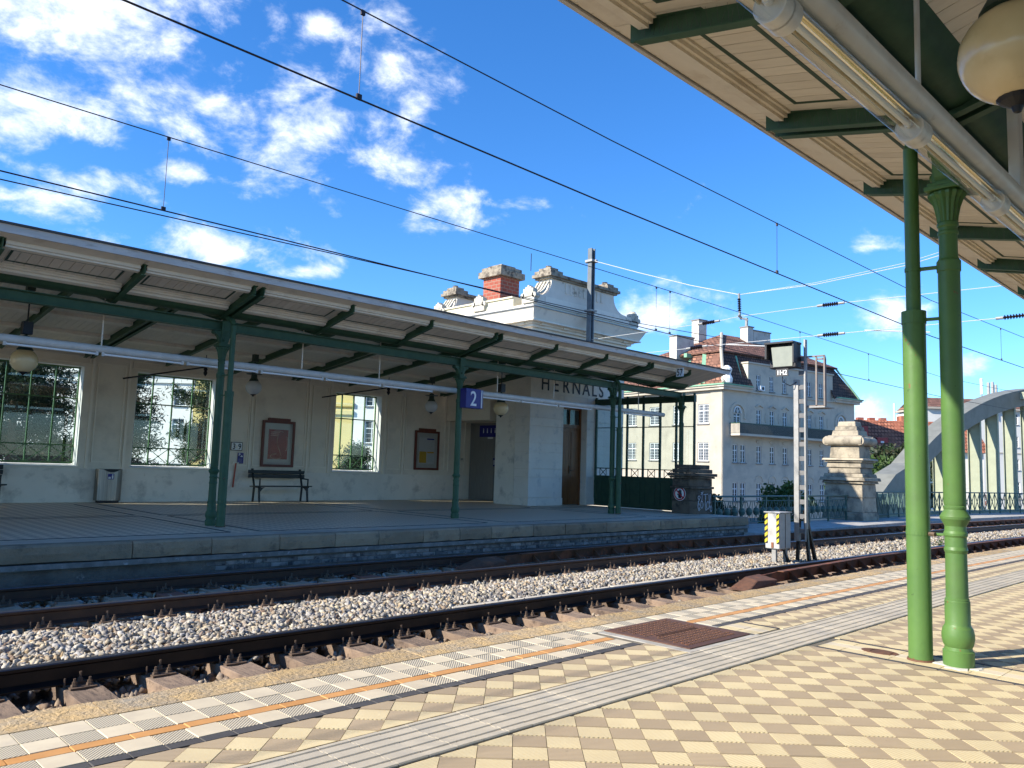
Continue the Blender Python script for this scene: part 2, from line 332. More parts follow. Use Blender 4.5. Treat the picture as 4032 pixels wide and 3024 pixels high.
RP = [(-.068, -.16), (.068, -.16), (.068, -.148), (.012, -.125), (.010, -.045), (.034, -.030), (.036, -.008), (-.036, -.008), (-.034, -.030), (-.010, -.045), (-.012, -.125), (-.068, -.148)]
HP = [(-.036, -.0085), (.036, -.0085), (.030, 0), (-.030, 0)]
px = [-10, -4]+[i for i in range(0, 40)]+[40+3*i for i in range(14)]
def path(y, z=0, a=-10, b=90): return [(x, y+off(x), z) for x in px if a <= x <= b]
def fast_mesh():
    mb = MB(); mb.box(-.09, .09, -.19, .19, 0, .014)
    for sy in (-1, 1):
        mb.hexa([(-.055, sy*.075-.02, .014), (.055, sy*.075-.02, .014), (.055, sy*.075+.02, .014), (-.055, sy*.075+.02, .014), (-.05, sy*.075-.016, .034), (.05, sy*.075-.016, .034), (.05, sy*.075+.016, .034), (-.05, sy*.075+.016, .034)])
        for sx in (-.052, .052):
            y = sy*.135
            mb.cyl((sx, y, .014), (sx, y, .030), .026, .024, 8); mb.cyl((sx, y, .030), (sx, y, .048), .017, .017, 6); mb.cyl((sx, y, .048), (sx, y, .070), .009, .009, 6)
        mb.cyl((0, sy*.085, .034), (0, sy*.085, .062), .02, .018, 6); mb.cyl((0, sy*.085, .062), (0, sy*.085, .105), .009, .009, 6)
        mb.cyl((-.11, sy*.11, .014), (-.11, sy*.11, .075), .007, .006, 6)
    return mb.mesh('rail_fastening', m_bolt)
FM = fast_mesh()
def sleeper_mesh(w, L):
    mb = MB(); k = 7; vs = []
    for i in range(k+1):
        y = -L/2+L*i/k; j = lambda s: random.uniform(-s, s)
        vs += [(-w/2+j(.006), y, -.16), (w/2+j(.006), y, -.16), (w/2+j(.008), y, 0+j(.006)), (0.02+j(.02), y, j(.004)-0.006*(i % 2)), (-w/2+j(.008), y, 0+j(.006))]
    fs = [(0, 1, 2, 3, 4), tuple(k*5+q for q in (4, 3, 2, 1, 0))]
    for i in range(k):
        for a in range(5): b = (a+1) % 5; fs.append((i*5+a, i*5+b, i*5+5+b, i*5+5+a))
    return mb.add(vs, fs)
def track(y0, label, x0, mats):
    t = thing('railway_track', (0, y0, -.52), label, 'railway track', 'railway tracks')
    for dy in (-.7535, .7535):
        r = MB().sweep(RP, path(y0+dy, -.36)).build('rail', mats[0], t)
        MB().sweep(HP, path(y0+dy, -.36)).build('rail_head', m_railtop, r)
    var = [sleeper_mesh(.26, 2.5).mesh('sleeper', m_slp, .006) for _ in range(3)]
    var += [sleeper_mesh(.26, 2.5).mesh('sleeper', mats[1], .006) for _ in range(2)]+[sleeper_mesh(.26, 2.5).mesh('sleeper', mats[2], .006)]
    pat = mats[3]
    for k in range(78):
        x = x0+k*.585
        a = -(max(0, x-7))/400
        sl_ = link('sleeper', var[pat[k % len(pat)]], t, (x, y0+off(x), -.535), (0, 0, a+random.uniform(-.012, .012)))
        for dy in (-.7535, .7535):
            if x > 26: continue
            f = link('rail_fastening', FM, None, (0, 0, 0)); f.parent = sl_; f.location = (0, dy, 0.0)
    return t
t1 = track(5.805, 'near railway track of dark rails on weathered timber sleepers beside the tiled platform', 0.86, (m_rail, m_slp, m_slp, [0, 1, 2, 0, 2, 1]))
t2 = track(9.615, 'far railway track of rust brown rails running under the shaded platform edge', 0.62, (m_railb, m_slpp, m_slpr, [3, 4, 5, 3, 4, 4, 5, 3, 3]))
def guard(t, y, x0, side, mat):
    a = [(x, y+side*min(0.0, -(0.0))+off(x)+side*0.0, 0) for x in px if x > x0]
    pr = [(-.012, -.17), (.012, -.17), (.012, .0), (.055*side, .0), (.055*side, .014), (-.012*side, .014)]
    pth = [(x0, y-side*0.14+off(x0), -.40), (x0+0.7, y-side*0.14+off(x0), -.375), (x0+4, y+off(x0+4), -.36)]+[(x, y+off(x), -.355) for x in px if x > x0+4.5]
    gr = MB().sweep([(-.011, -.15), (.011, -.15), (.011, .012), (-.011, .012)], pth).build('guard_rail', mat, t)
    MB().sweep([(-.10*(1 if side > 0 else 0), .0), (.10*(1 if side < 0 else 0), .0), (.10*(1 if side < 0 else 0), .012), (-.10*(1 if side > 0 else 0), .012)], [(x, yy, z+.012) for x, yy, z in pth[1:]]).build('guard_rail_flange', mat, gr)
    rm = MB().hexa([(x0-.75, y-side*.42+off(x0), -.52), (x0+.1, y-side*.42+off(x0), -.52), (x0+.1, y-side*.10+off(x0), -.52), (x0-.75, y-side*.10+off(x0), -.52),
                    (x0-.35, y-side*.36+off(x0), -.40), (x0+.2, y-side*.40+off(x0), -.42), (x0+.25, y-side*.06+off(x0), -.375), (x0-.25, y-side*.10+off(x0), -.375)])
    rm.build('guard_rail_ramp', m_rust, t, .01)
    gm = MB().add([(-.012, 0, .0), (.012, 0, .0), (.012, 0, .13), (-.012, 0, .13), (-.012, -side*.21, .0), (.012, -side*.21, .0)], [(0, 1, 2, 3), (1, 0, 4, 5), (3, 2, 5, 4), (0, 3, 4), (1, 5, 2)]).add([(-.05, -side*.005, 0), (.05, -side*.005, 0), (.05, -side*.22, 0), (-.05, -side*.22, 0), (-.05, -side*.005, .012), (.05, -side*.005, .012), (.05, -side*.22, .012), (-.05, -side*.22, .012)], [(0, 3, 2, 1), (4, 5, 6, 7), (0, 1, 5, 4), (1, 2, 6, 5), (2, 3, 7, 6), (3, 0, 4, 7)]).mesh('gusset_bracket', m_rust)
    for k in range(60):
        x = x0+1.1+k*.585
        link('gusset_bracket', gm, t, (x, y+off(x)-side*.01-side*max(0, .14-.035*(x-x0)), -.515))
m_guard = M('guard_rail_rust', (0.14, 0.06, 0.032), (0.085, 0.042, 0.026), rough=0.75, scale=7, dirt=((0.26, 0.09, 0.04), 3, 0.5, 0.65))
guard(t1, 6.32, 11.4, 1, m_guard)
guard(t2, 10.13, 9.4, 1, m_guard)
# ================================================================ near platform
m_mortar = M('tile_mortar', (0.20, 0.175, 0.13), (0.14, 0.12, 0.09), rough=0.95, scale=40)
npf = MB()
xs = [-14, 0.2]+[0.5*i for i in range(1, 60)]+[30+2*i for i in range(12)]
prof = lambda x: [(x, -9.0, -.74), (x, 3.78+off(x), -.74), (x, 3.78+off(x), -.20), (x, 3.855+off(x), -.20), (x, 3.855+off(x), -.006), (x, -9.0, -.006)]
vs = [p for x in xs for p in prof(x)]
npf.add(vs, [(i*6+a, i*6+(a+1) % 6, i*6+6+(a+1) % 6, i*6+6+a) for i in range(len(xs)-1) for a in range(6)]+[(0, 1, 2, 3, 4, 5)])
NP = npf.build('near_platform', m_mortar, kind='structure')
m_kerb = M('golden_kerb_stone', (0.58, 0.40, 0.19), (0.45, 0.335, 0.20), rough=0.9, scale=9, bump=1.0, bscale=32, bdist=0.03, rnd=0.2, dirt=((0.36, 0.31, 0.24), 3, 0.5, 0.7), detail=9)
xk = 0.3; kk = 0
while xk < 46:
    L = random.choice((0.92, 1.05, 1.2, 1.35))
    if abs(xk-1.19) < .4: L = 1.22-xk+1.0
    a = math.atan2(off(xk+L)-off(xk), L)
    mb = MB(); nn = 9
    vs = []
    for i in range(nn+1):
        x = (L-.008)*i/nn; j = lambda s: random.uniform(-s, s)
        vs += [(x, 3.868, -.2), (x, 4.125+j(.008), -.2), (x, 4.125+j(.010), -.03+j(.008)), (x, 4.10+j(.006), 0.002+j(.005)), (x, 4.0, .004+j(.004)), (x, 3.868, .001)]
    mb.add(vs, [(i*6+q, i*6+(q+1) % 6, i*6+6+(q+1) % 6, i*6+6+q) for i in range(nn) for q in range(6)]+[(0, 1, 2, 3, 4, 5), tuple(nn*6+q for q in (5, 4, 3, 2, 1, 0))])
    o = mb.build('kerb_stone', m_kerb, NP); o.location = Vector((xk, off(xk), 0))-WLOC[NP]; o.rotation_euler = (0, 0, a)
    xk += L
# -- tile materials
IV = (0.63, 0.54, 0.385); 
m_plain = M('ivory_tile', IV, wd=((0.40, 0.33, 0.235), 1.3, 0.46, 0.72, 0.55), c2= (0.58, 0.495, 0.355), rough=0.7, scale=6, rnd=0.06, dirt=((0.46, 0.40, 0.31), 3, 0.52, 0.8))
m_rib = M('ribbed_ivory_tile', IV, wd=((0.40, 0.33, 0.235), 1.3, 0.46, 0.72, 0.55), c2= (0.58, 0.495, 0.355), rough=0.7, scale=6, rnd=0.06, bump=0.6, bdist=0.004, extra=stripes((1, -1), 0.0125, (0.27, 0.245, 0.195), 0.35, 0.62))
m_or = M('orange_tile', (0.62, 0.31, 0.10), wd=((0.40, 0.22, 0.10), 2.2, 0.46, 0.72, 0.6), c2= (0.55, 0.26, 0.075), rough=0.6, scale=6, rnd=0.08)
m_dk = M('anthracite_tile', (0.062, 0.058, 0.058), (0.08, 0.074, 0.07), rough=0.75, scale=6, rnd=0.15)
m_yel = M('yellow_ribbed_tile', (0.74, 0.62, 0.37), wd=((0.40, 0.33, 0.235), 1.3, 0.46, 0.72, 0.55), c2= (0.67, 0.55, 0.325), rough=0.7, scale=3.5, rnd=0.10, bump=0.5, bdist=0.003, extra=stripes((0.12, 1), 0.0125, (0.58, 0.46, 0.26), 0.25, 0.6), dirt=((0.52, 0.40, 0.24), 3, 0.55, 0.8))
m_tan = M('brown_ribbed_tile', (0.475, 0.365, 0.23), wd=((0.28, 0.21, 0.14), 1.3, 0.46, 0.72, 0.5), c2= (0.43, 0.33, 0.215), rough=0.7, scale=3.5, rnd=0.20, bump=0.5, bdist=0.003, extra=stripes((0.9, 1), 0.0145, (0.35, 0.265, 0.165), 0.25, 0.6))
m_tac = M('grey_tactile_tile', (0.53, 0.465, 0.36), wd=((0.33, 0.30, 0.25), 1.6, 0.46, 0.72, 0.6), c2= (0.46, 0.405, 0.315), rough=0.8, scale=7, rnd=0.06, bump=0.1, bscale=90, dirt=((0.36, 0.34, 0.30), 4, 0.5, 0.8))
TS = .1425
def tilemesh(name, w, d, mat): return MB().hexa([(-w/2+.0015, -d/2+.0015, -.006), (w/2-.0015, -d/2+.0015, -.006), (w/2-.0015, d/2-.0015, -.006), (-w/2+.0015, d/2-.0015, -.006), (-w/2+.004, -d/2+.004, 0), (w/2-.004, -d/2+.004, 0), (w/2-.004, d/2-.004, 0), (-w/2+.004, d/2-.004, 0)]).mesh(name, mat)
TM = {k: tilemesh(n, w, d, m) for k, n, w, d, m in (('p', 'plain_tile', TS, TS, m_plain), ('r', 'ribbed_tile', TS, TS, m_rib), ('p1', 'plain_tile', TS, .160, m_plain), ('r1', 'ribbed_tile', TS, .160, m_rib), ('o', 'orange_tile', .2275, .074, m_or), ('d', 'dark_tile', TS, .066, m_dk))}
JO = {k: MB() for k in ('plain_tile', 'ribbed_tile', 'orange_tile', 'dark_tile', 'checker_light', 'checker_dark', 'tactile_tile')}
JM = {'plain_tile': m_plain, 'ribbed_tile': m_rib, 'orange_tile': m_or, 'dark_tile': m_dk, 'checker_light': m_yel, 'checker_dark': m_tan, 'tactile_tile': m_tac}
cnt = {}
def put(key, name, x, y, w, d, lim=300, xmax=10.5):
    if 4.585 < x < 5.525 and 2.95 < y < 3.70: return
    cnt[name] = cnt.get(name, 0)
    zj = random.uniform(-.0015, .001); yy = y+off(x)
    if x < xmax and cnt[name] < lim and x > 0.9:
        cnt[name] += 1; link(name, TM[key], NP, (x, yy, zj), (random.uniform(-.006, .006), random.uniform(-.006, .006), -(max(0, x-7))/400))
    else: JO[name].box(x-w/2+.002, x+w/2-.002, yy-d/2+.002, yy+d/2-.002, -.006, zj)
k = -4
while 0.5+k*TS < 46:
    x = 0.53+k*TS+TS/2; e = k % 2
    for row, (yc, dd) in enumerate(((3.783, .160), (3.6325, .1425), (3.4145, .1425))):
        rb = (e+row+(row == 2)) % 2; put(('r' if rb else 'p')+('1' if row == 0 else ''), 'ribbed_tile' if rb else 'plain_tile', x, yc, TS, dd, 150)
    put('d', 'dark_tile', x, 3.309, TS, .066)
    k += 1
k = 0
while .3+k*.2275 < 46: put('o', 'orange_tile', .3+k*.2275, 3.5235, .2275, .074); k += 1
# -- diagonal checker field, clipped at its borders
def clip(poly, a, b, c):          # keep a*x+b*y <= c
    out = []
    for i in range(len(poly)):
        p, q = poly[i], poly[(i+1) % len(poly)]; dp, dq = a*p[0]+b*p[1]-c, a*q[0]+b*q[1]-c
        if dp <= 0: out.append(p)
        if (dp < 0 < dq) or (dq < 0 < dp): s_ = dp/(dp-dq); out.append((p[0]+s_*(q[0]-p[0]), p[1]+s_*(q[1]-p[1])))
    return out
T = .1446; h2 = T/math.sqrt(2)
regs = [(-3, 4.575, 2.945, 3.272), (-3, 5.447, -3.0, 2.548), (5.873, 40, 2.945, 3.272), (5.873, 40, -3.0, 2.548)]
cand = []
for i in range(-60, 320):
    for j in range(-260, 120):
        cx = 3.079+(i+.5)*h2+(j+.5)*h2; cy = 1.82+(i+.5)*h2-(j+.5)*h2
        if not (-.6 < cx < 30) or cy > 3.35 or cy < -2.4 or cx < 0.2-cy*.2: continue
        sq = [(cx-h2+.002*(1), cy), (cx, cy-h2+.002), (cx+h2-.002, cy), (cx, cy+h2-.002)]
        # wide joint along the (1,1) lines, tight joint across
        sq = [(cx-h2+.0055, cy+.0035), (cx+.0035, cy-h2+.0055), (cx+h2-.0055, cy-.0035), (cx-.0035, cy+h2-.0055)]
        for (xa, xb, ya, yb) in regs:
            if cx+h2 < xa or cx-h2 > xb or cy+h2 < ya or cy-h2 > yb: continue
            p = sq
            for a, b, c in ((1, 0, xb), (-1, 0, -xa), (0, 1, yb), (0, -1, -ya)):
                p = clip(p, a, b, c)
                if len(p) < 3: break
            if len(p) < 3: continue
            ar = abs(sum(p[q][0]*p[(q+1) % len(p)][1]-p[(q+1) % len(p)][0]*p[q][1] for q in range(len(p))))/2
            if ar < .0004: continue
            dep = cx*fw.x+cy*fw.y; lat = cx*rt.x+cy*rt.y
            vis = dep > .8 and abs(lat) < dep*.68 and EYE/dep < .56
            cand.append((0 if not vis else ar/dep**3, cx, cy, (i+j) % 2, p))
cand.sort(key=lambda c: -c[0])
full = {}
for n_, (s_, cx, cy, e, p) in enumerate(cand):
    yy = off(cx); zj = random.uniform(-.0012, .001); name = 'checker_light' if e else 'checker_dark'
    if n_ < 600 and s_ > 0 and cnt.get(name, 0) < 300:
        cnt[name] = cnt.get(name, 0)+1
        if len(p) == 4 and abs(abs(sum(p[q][0]*p[(q+1) % 4][1]-p[(q+1) % 4][0]*p[q][1] for q in range(4)))/2-.0192) < .0012:
            if name not in full: full[name] = MB().prism([(a-cx, b-cy) for a, b in p], lambda a, b, t: (a, b, t), -.006, 0).mesh('checker_tile', JM[name])
            link('checker_tile', full[name], NP, (cx, cy+yy, zj), (random.uniform(-.004, .004), random.uniform(-.004, .004), 0))
        else:
            o = MB().prism([(a-cx, b-cy) for a, b in p], lambda a, b, t: (a, b, t), -.006, 0).build('checker_tile', JM[name], NP); o.location = Vector((cx, cy+yy, zj))-WLOC[NP]
    else: JO[name].prism(p, lambda a, b, t: (a, b+yy, t), -.006, zj)
# cross band of pale tiles between two dark strips at the column
for yc in [3.2-.155*i for i in range(30)]:
    if 2.56 < yc+.07 and yc-.07 < 2.93: continue
    JO['dark_tile'].box(5.452, 5.492, yc-.0755, yc+.0755, -.006, 0); JO['dark_tile'].box(5.828, 5.868, yc-.0755, yc+.0755, -.006, 0)
    for q, xx in enumerate((5.495, 5.608, 5.719)): JO['checker_light' if q != 1 else 'plain_tile'].box(xx+.001, xx+.107, yc-.0755, yc+.0755, -.006, random.uniform(-.001, .001))
# tactile strip
tacm = MB().box(-.0735, .0735, -.182, .182, -.006, .001)
for yb in (.162, .095, .027, -.047, -.115, -.168): tacm.hexa([(-.0735, yb-.016, .001), (.0735, yb-.016, .001), (.0735, yb+.016, .001), (-.0735, yb+.016, .001), (-.0735, yb-.011, .006), (.0735, yb-.011, .006), (.0735, yb+.011, .006), (-.0735, yb+.011, .006)])
TAC = tacm.mesh('tactile_tile', m_tac)
for k in range(-2, 200):
    x = 1.0+k*.15; 
    if x < 13 and k >= 0: link('tactile_tile', TAC, NP, (x, 2.747+off(x), random.uniform(-.001, .001)), (0, 0, -(max(0, x-7))/400))
    else: JO['tactile_tile'].add([(x+a, 2.747+off(x)+b, c) for a, b, c in tacm.v], tacm.f)
for nme, mb in JO.items(): mb.build(nme, JM[nme], NP, kind='stuff')
# cover in the platform
mh = thing('manhole_cover', (5.06, 3.35, 0), 'rusty brown cast iron double access cover set in the tiles near the kerb', 'manhole cover')
MB().box(4.59, 5.51, 2.94, 3.725, -.006, -.001).build('concrete_surround', m_conc, mh)
m_mh = M('manhole_rust', (0.13, 0.062, 0.038), (0.095, 0.05, 0.034), rough=0.7, scale=10, bump=0.2, bscale=70)
cv = MB().box(4.66, 5.45, 2.985, 3.71, -.001, .006)
cv.build('cover_plate', m_mh, mh, .002)
sp = MB()
for (ya, yb) in ((3.06, 3.30), (3.40, 3.65)):
    for i in range(14):
        for j in range(6):
            x = 4.74+i*.045+(j % 2)*.022; y = ya+(yb-ya)*j/5; sp.box(x-.013, x+.013, y-.005, y+.005, .006, .011); sp.box(x-.005, x+.005, y-.013, y+.013, .006, .0108)
for yy in (3.335, 3.36): sp.box(4.80, 5.30, yy-.004, yy+.004, .006, .010)
sp.build('raised_studs', m_rust, mh, kind='stuff')
dr = thing('drain_cover', (5.66, 2.16, 0), 'small oval rusty drain lid in the tiles beside the green pipe', 'drain cover')
MB().prism([(5.66+.075*math.cos(a*math.pi/8), 2.15+.12*math.sin(a*math.pi/8)) for a in range(16)], lambda a, b, t: (a, b, t), -.003, .004).build('lid', m_rust, dr)
MB().box(5.62, 5.70, 2.07, 2.085, .004, .007).box(5.62, 5.70, 2.20, 2.215, .004, .007).build('grip_bar', m_rust, dr)
# ================================================================ far platform
WY, CY = 20.7, 13.38                       # wall plane and column line of the far station
m_pave = M('far_paving', (0.54, 0.45, 0.34), (0.47, 0.40, 0.30), rough=0.6, scale=3, dirt=((0.28, 0.26, 0.23), 1.1, 0.5, 0.75))
def chk(t, vec, col, mixc, rng_, noise):
    r = t.nodes.new('ShaderNodeVectorRotate'); r.rotation_type = 'Z_AXIS'; r.inputs['Angle'].default_value = R(45); t.links.new(vec, r.inputs['Vector'])
    c = t.nodes.new('ShaderNodeTexChecker'); c.inputs['Scale'].default_value = 1/.1446; t.links.new(r.outputs[0], c.inputs['Vector'])
    ad = t.nodes.new('ShaderNodeVectorMath'); ad.operation = 'ADD'; ad.inputs[1].default_value = (0, 0, .03); t.links.new(r.outputs[0], ad.inputs[0]); t.links.new(ad.outputs[0], c.inputs['Vector'])
    return mixc(c.outputs['Fac'], (0.47, 0.37, 0.265), (0.70, 0.575, 0.42)), None
m_pavec = M('far_checker_paving', (0.42, 0.38, 0.31), rough=0.55, extra=chk)
xs = [-14+i for i in range(0, 35)]+[20.1]
fp = MB(); pf = lambda x: [(x, 11.30+off(x), -.74), (x, 21.1, -.74), (x, 21.1, -.004), (x, 11.50+off(x), -.004), (x, 11.50+off(x), -.20), (x, 11.30+off(x), -.24)]
vs = [p for x in xs for p in pf(x)]
fp.add(vs, [(i*6+a, i*6+(a+1) % 6, i*6+6+(a+1) % 6, i*6+6+a) for i in range(len(xs)-1) for a in range(6)]+[(0, 1, 2, 3, 4, 5), tuple((len(xs)-1)*6+q for q in (5, 4, 3, 2, 1, 0))])
m_fwall = M('old_platform_wall', (0.115, 0.105, 0.09), (0.19, 0.175, 0.15), rough=0.95, scale=2.5, bump=0.8, bscale=14, bdist=0.04, dirt=((0.33, 0.32, 0.30), 5, 0.62, 0.72), detail=9)
FP = fp.build('far_platform', m_fwall, kind='structure')
MB().box(-14, 20.0, 11.95, 20.69, -.004, 0).build('paving', m_pavec, FP)
mb = MB(); xq = [-14+i for i in range(34)]+[20.05]
mb.add([(x, 11.49+off(x), 0) for x in xq]+[(x, 11.95, 0) for x in xq]+[(x, 11.49+off(x), -.004) for x in xq]+[(x, 11.95, -.004) for x in xq], [(i, i+1, len(xq)+i+1, len(xq)+i) for i in range(len(xq)-1)])
mb.build('edge_paving', m_pave, FP)
m_line = M('dark_paving_strip', (0.05, 0.05, 0.052), (0.07, 0.07, 0.07), rough=0.7, scale=4)
def strip(x0, x1, y0, y1): MB().box(x0, x1, y0, y1, 0, .0035).build('dark_strip', m_line, FP)
for xa, xb in ((-14, 5.78), (6.30, 11.27), (11.82, 16.75), (17.3, 19.3)): strip(xa, xb, 12.02, 12.09); strip(xa, xb, 16.1, 16.14); strip(xa, xb, 15.8, 15.84)
for xc in (6.04, 11.55, 17.03):
    for d in (-.27, .24): strip(xc+d, xc+d+.05, 12.09, 15.8); strip(xc+d, xc+d+.05, 16.14, 19.8 if xc < 17 else 16.6)
m_fkerb = M('brown_granite_kerb', (0.36, 0.275, 0.18), (0.28, 0.22, 0.15), rough=0.9, scale=3, bump=0.7, bscale=30, bdist=0.02, rnd=0.25, dirt=((0.10, 0.085, 0.07), 4, 0.55, 0.75), detail=9)
joints = [0.2, 1.05, 2.45, 4.06, 5.15, 6.22, 7.2, 8.05, 9.0, 9.85, 10.65, 11.8, 12.75, 14.1, 15.4, 16.1, 16.95, 17.8, 18.6, 19.3, 20.05]
joints = [-8, -6.5, -5.2, -3.9, -2.6, -1.2]+joints
for a, b in zip(joints, joints[1:]):
    L = b-a-.012; mb = MB(); nn = 6; vs = []
    for i in range(nn+1):
        x = L*i/nn; j = lambda s: random.uniform(-s, s); e = .01 if i in (0, nn) else 0
        vs += [(x, .24, -.2), (x, j(.008)+e, -.215+j(.008)), (x, -.008+j(.008)+e, -.11), (x, j(.007)+e, -.025), (x, .03, .003-e*.3), (x, .24, .003)]
    mb.add(vs, [(i*6+q, i*6+(q+1) % 6, i*6+6+(q+1) % 6, i*6+6+q) for i in range(nn) for q in range(6)]+[(0, 1, 2, 3, 4, 5), tuple(nn*6+q for q in (5, 4, 3, 2, 1, 0))])
    o = mb.build('kerb_stone', m_fkerb, FP); o.location = Vector((a, 11.25+off((a+b)/2), 0))-WLOC[FP]; o.rotation_euler = (0, 0, math.atan2(off(b)-off(a), b-a))
# ledge and brick band under the kerb
m_ledge = M('stained_ledge', (0.15, 0.145, 0.135), (0.24, 0.235, 0.22), rough=0.9, scale=6, bump=0.4, bscale=20, dirt=((0.40, 0.40, 0.39), 9, 0.6, 0.68), detail=9)
mb = MB(); xq = [-14+i for i in range(34)]+[20.05]
mb.add([(x, 11.235+off(x), -.235) for x in xq]+[(x, 11.235+off(x), -.30) for x in xq]+[(x, 11.32+off(x), -.235) for x in xq]+[(x, 11.32+off(x), -.30) for x in xq],
       [(i, i+1, len(xq)+i+1, len(xq)+i) for i in range(len(xq)-1)]+[(i, 2*len(xq)+i, 2*len(xq)+i+1, i+1) for i in range(len(xq)-1)]+[(len(xq)+i, len(xq)+i+1, 3*len(xq)+i+1, 3*len(xq)+i) for i in range(len(xq)-1)])
mb.build('ledge', m_ledge, FP)
m_wb = M('whitewashed_brick', (0.34, 0.33, 0.31), (0.15, 0.15, 0.15), rough=0.9, scale=4, rnd=0.45, dirt=((0.08, 0.08, 0.085), 7, 0.52, 0.62))
wb = MB().box(0, .283, -.006, .02, -.06, 0).mesh('wall_brick', m_wb, .004)
for k in range(52):
    for r_ in range(2):
        x = 5.1+k*.291+.14*r_
        if x < 19.7: link('wall_brick', wb, FP, (x, 11.298+off(x), -.335-.068*r_))
# ================================================================ station building
m_wall = M('cream_wall_plaster', (0.80, 0.71, 0.57), (0.75, 0.665, 0.535), rough=0.85, scale=1.4, bump=0.06, bscale=40, dirt=((0.62, 0.545, 0.44), 1.3, 0.5, 0.72))
m_dado = M('white_dado_plaster', (0.80, 0.73, 0.62), (0.75, 0.685, 0.58), rough=0.85, scale=2, bump=0.06, bscale=40, dirt=((0.36, 0.33, 0.28), 2.1, 0.53, 0.78), detail=9)
m_white = M('white_render', (0.85, 0.78, 0.66), (0.81, 0.74, 0.62), rough=0.8, scale=2, bump=0.05, bscale=40, dirt=((0.50, 0.48, 0.43), 3, 0.56, 0.8))
m_creaml = M('pale_yellow_render', (0.70, 0.65, 0.47), (0.66, 0.61, 0.44), rough=0.8, scale=2, dirt=((0.45, 0.42, 0.34), 4, 0.58, 0.8))
m_capst = M('weathered_cap_stone', (0.26, 0.22, 0.165), (0.36, 0.31, 0.235), rough=0.95, scale=9, bump=0.5, bscale=30, dirt=((0.09, 0.075, 0.06), 5, 0.48, 0.62), detail=9)
m_peel = M('peeling_render', (0.78, 0.71, 0.60), (0.72, 0.655, 0.55), rough=0.85, scale=3, dirt=((0.36, 0.31, 0.24), 1.4, 0.6, 0.66), bump=0.2, bscale=20)
SB = thing('station_building', (19, 18, 0), 'cream station building with white tower, big green framed windows and HERNALS lettering', 'station building')
def glassmat(name, tint=(1, 1, 1), refl=0.08, rough=0.0):
    m = bpy.data.materials.new(name); m.use_nodes = True; t = m.node_tree; t.nodes.remove(t.nodes['Principled BSDF'])
    a = t.nodes.new('ShaderNodeBsdfTransparent'); a.inputs[0].default_value = (*tint, 1); b = t.nodes.new('ShaderNodeBsdfGlossy'); b.inputs['Roughness'].default_value = rough
    lw = t.nodes.new('ShaderNodeLayerWeight'); lw.inputs[0].default_value = .5; pw_ = t.nodes.new('ShaderNodeMath'); pw_.operation = 'POWER'; pw_.inputs[1].default_value = 4; t.links.new(lw.outputs['Facing'], pw_.inputs[0]); f = t.nodes.new('ShaderNodeMath'); f.operation = 'MULTIPLY_ADD'; f.inputs[1].default_value = min(.55, refl*7); f.inputs[2].default_value = refl*.5; t.links.new(pw_.outputs[0], f.inputs[0]); x = t.nodes.new('ShaderNodeMixShader')
    t.links.new(f.outputs[0], x.inputs[0]); t.links.new(a.outputs[0], x.inputs[1]); t.links.new(b.outputs[0], x.inputs[2]); t.links.new(x.outputs[0], t.nodes['Material Output'].inputs[0]); return m
m_glass = glassmat('window_glass', (0.90, 0.95, 0.93))
WIN = [(3.97, 6.02, 4), (7.245, 9.295, 4), (12.99, 14.66, 4), (-1.6, .45, 4)]
Z0, Z1, ZD = .865, 3.225, .80
def wallbox(name, x0, x1, z0, z1, mat, y0=WY, y1=21.1): return MB().box(x0, x1, y0, y1, z0, z1).build(name, mat, SB)
edges = sorted([(a, b) for a, b, _ in WIN])
wallbox('dado', -12, 18.5, -.02, ZD, m_dado, WY-.012)
wallbox('plinth', -12, 18.5, -.02, .30, m_dado, WY-.03, WY-.0121)
x = -12
for a, b in edges: wallbox('wall', x, a, ZD, 3.75, m_wall); wallbox('wall', a, b, Z1, 3.75, m_wall); wallbox('sill_wall', a, b, ZD, Z0-.03, m_wall); x = b
wallbox('wall', x, 18.5, ZD, 3.75, m_wall)
m_wframe = M('window_green_iron', (0.075, 0.165, 0.06), (0.06, 0.13, 0.05), rough=0.5, scale=20)
m_reveal = M('white_reveal_paint', (0.76, 0.75, 0.71), (0.70, 0.69, 0.65), rough=0.7, scale=3)
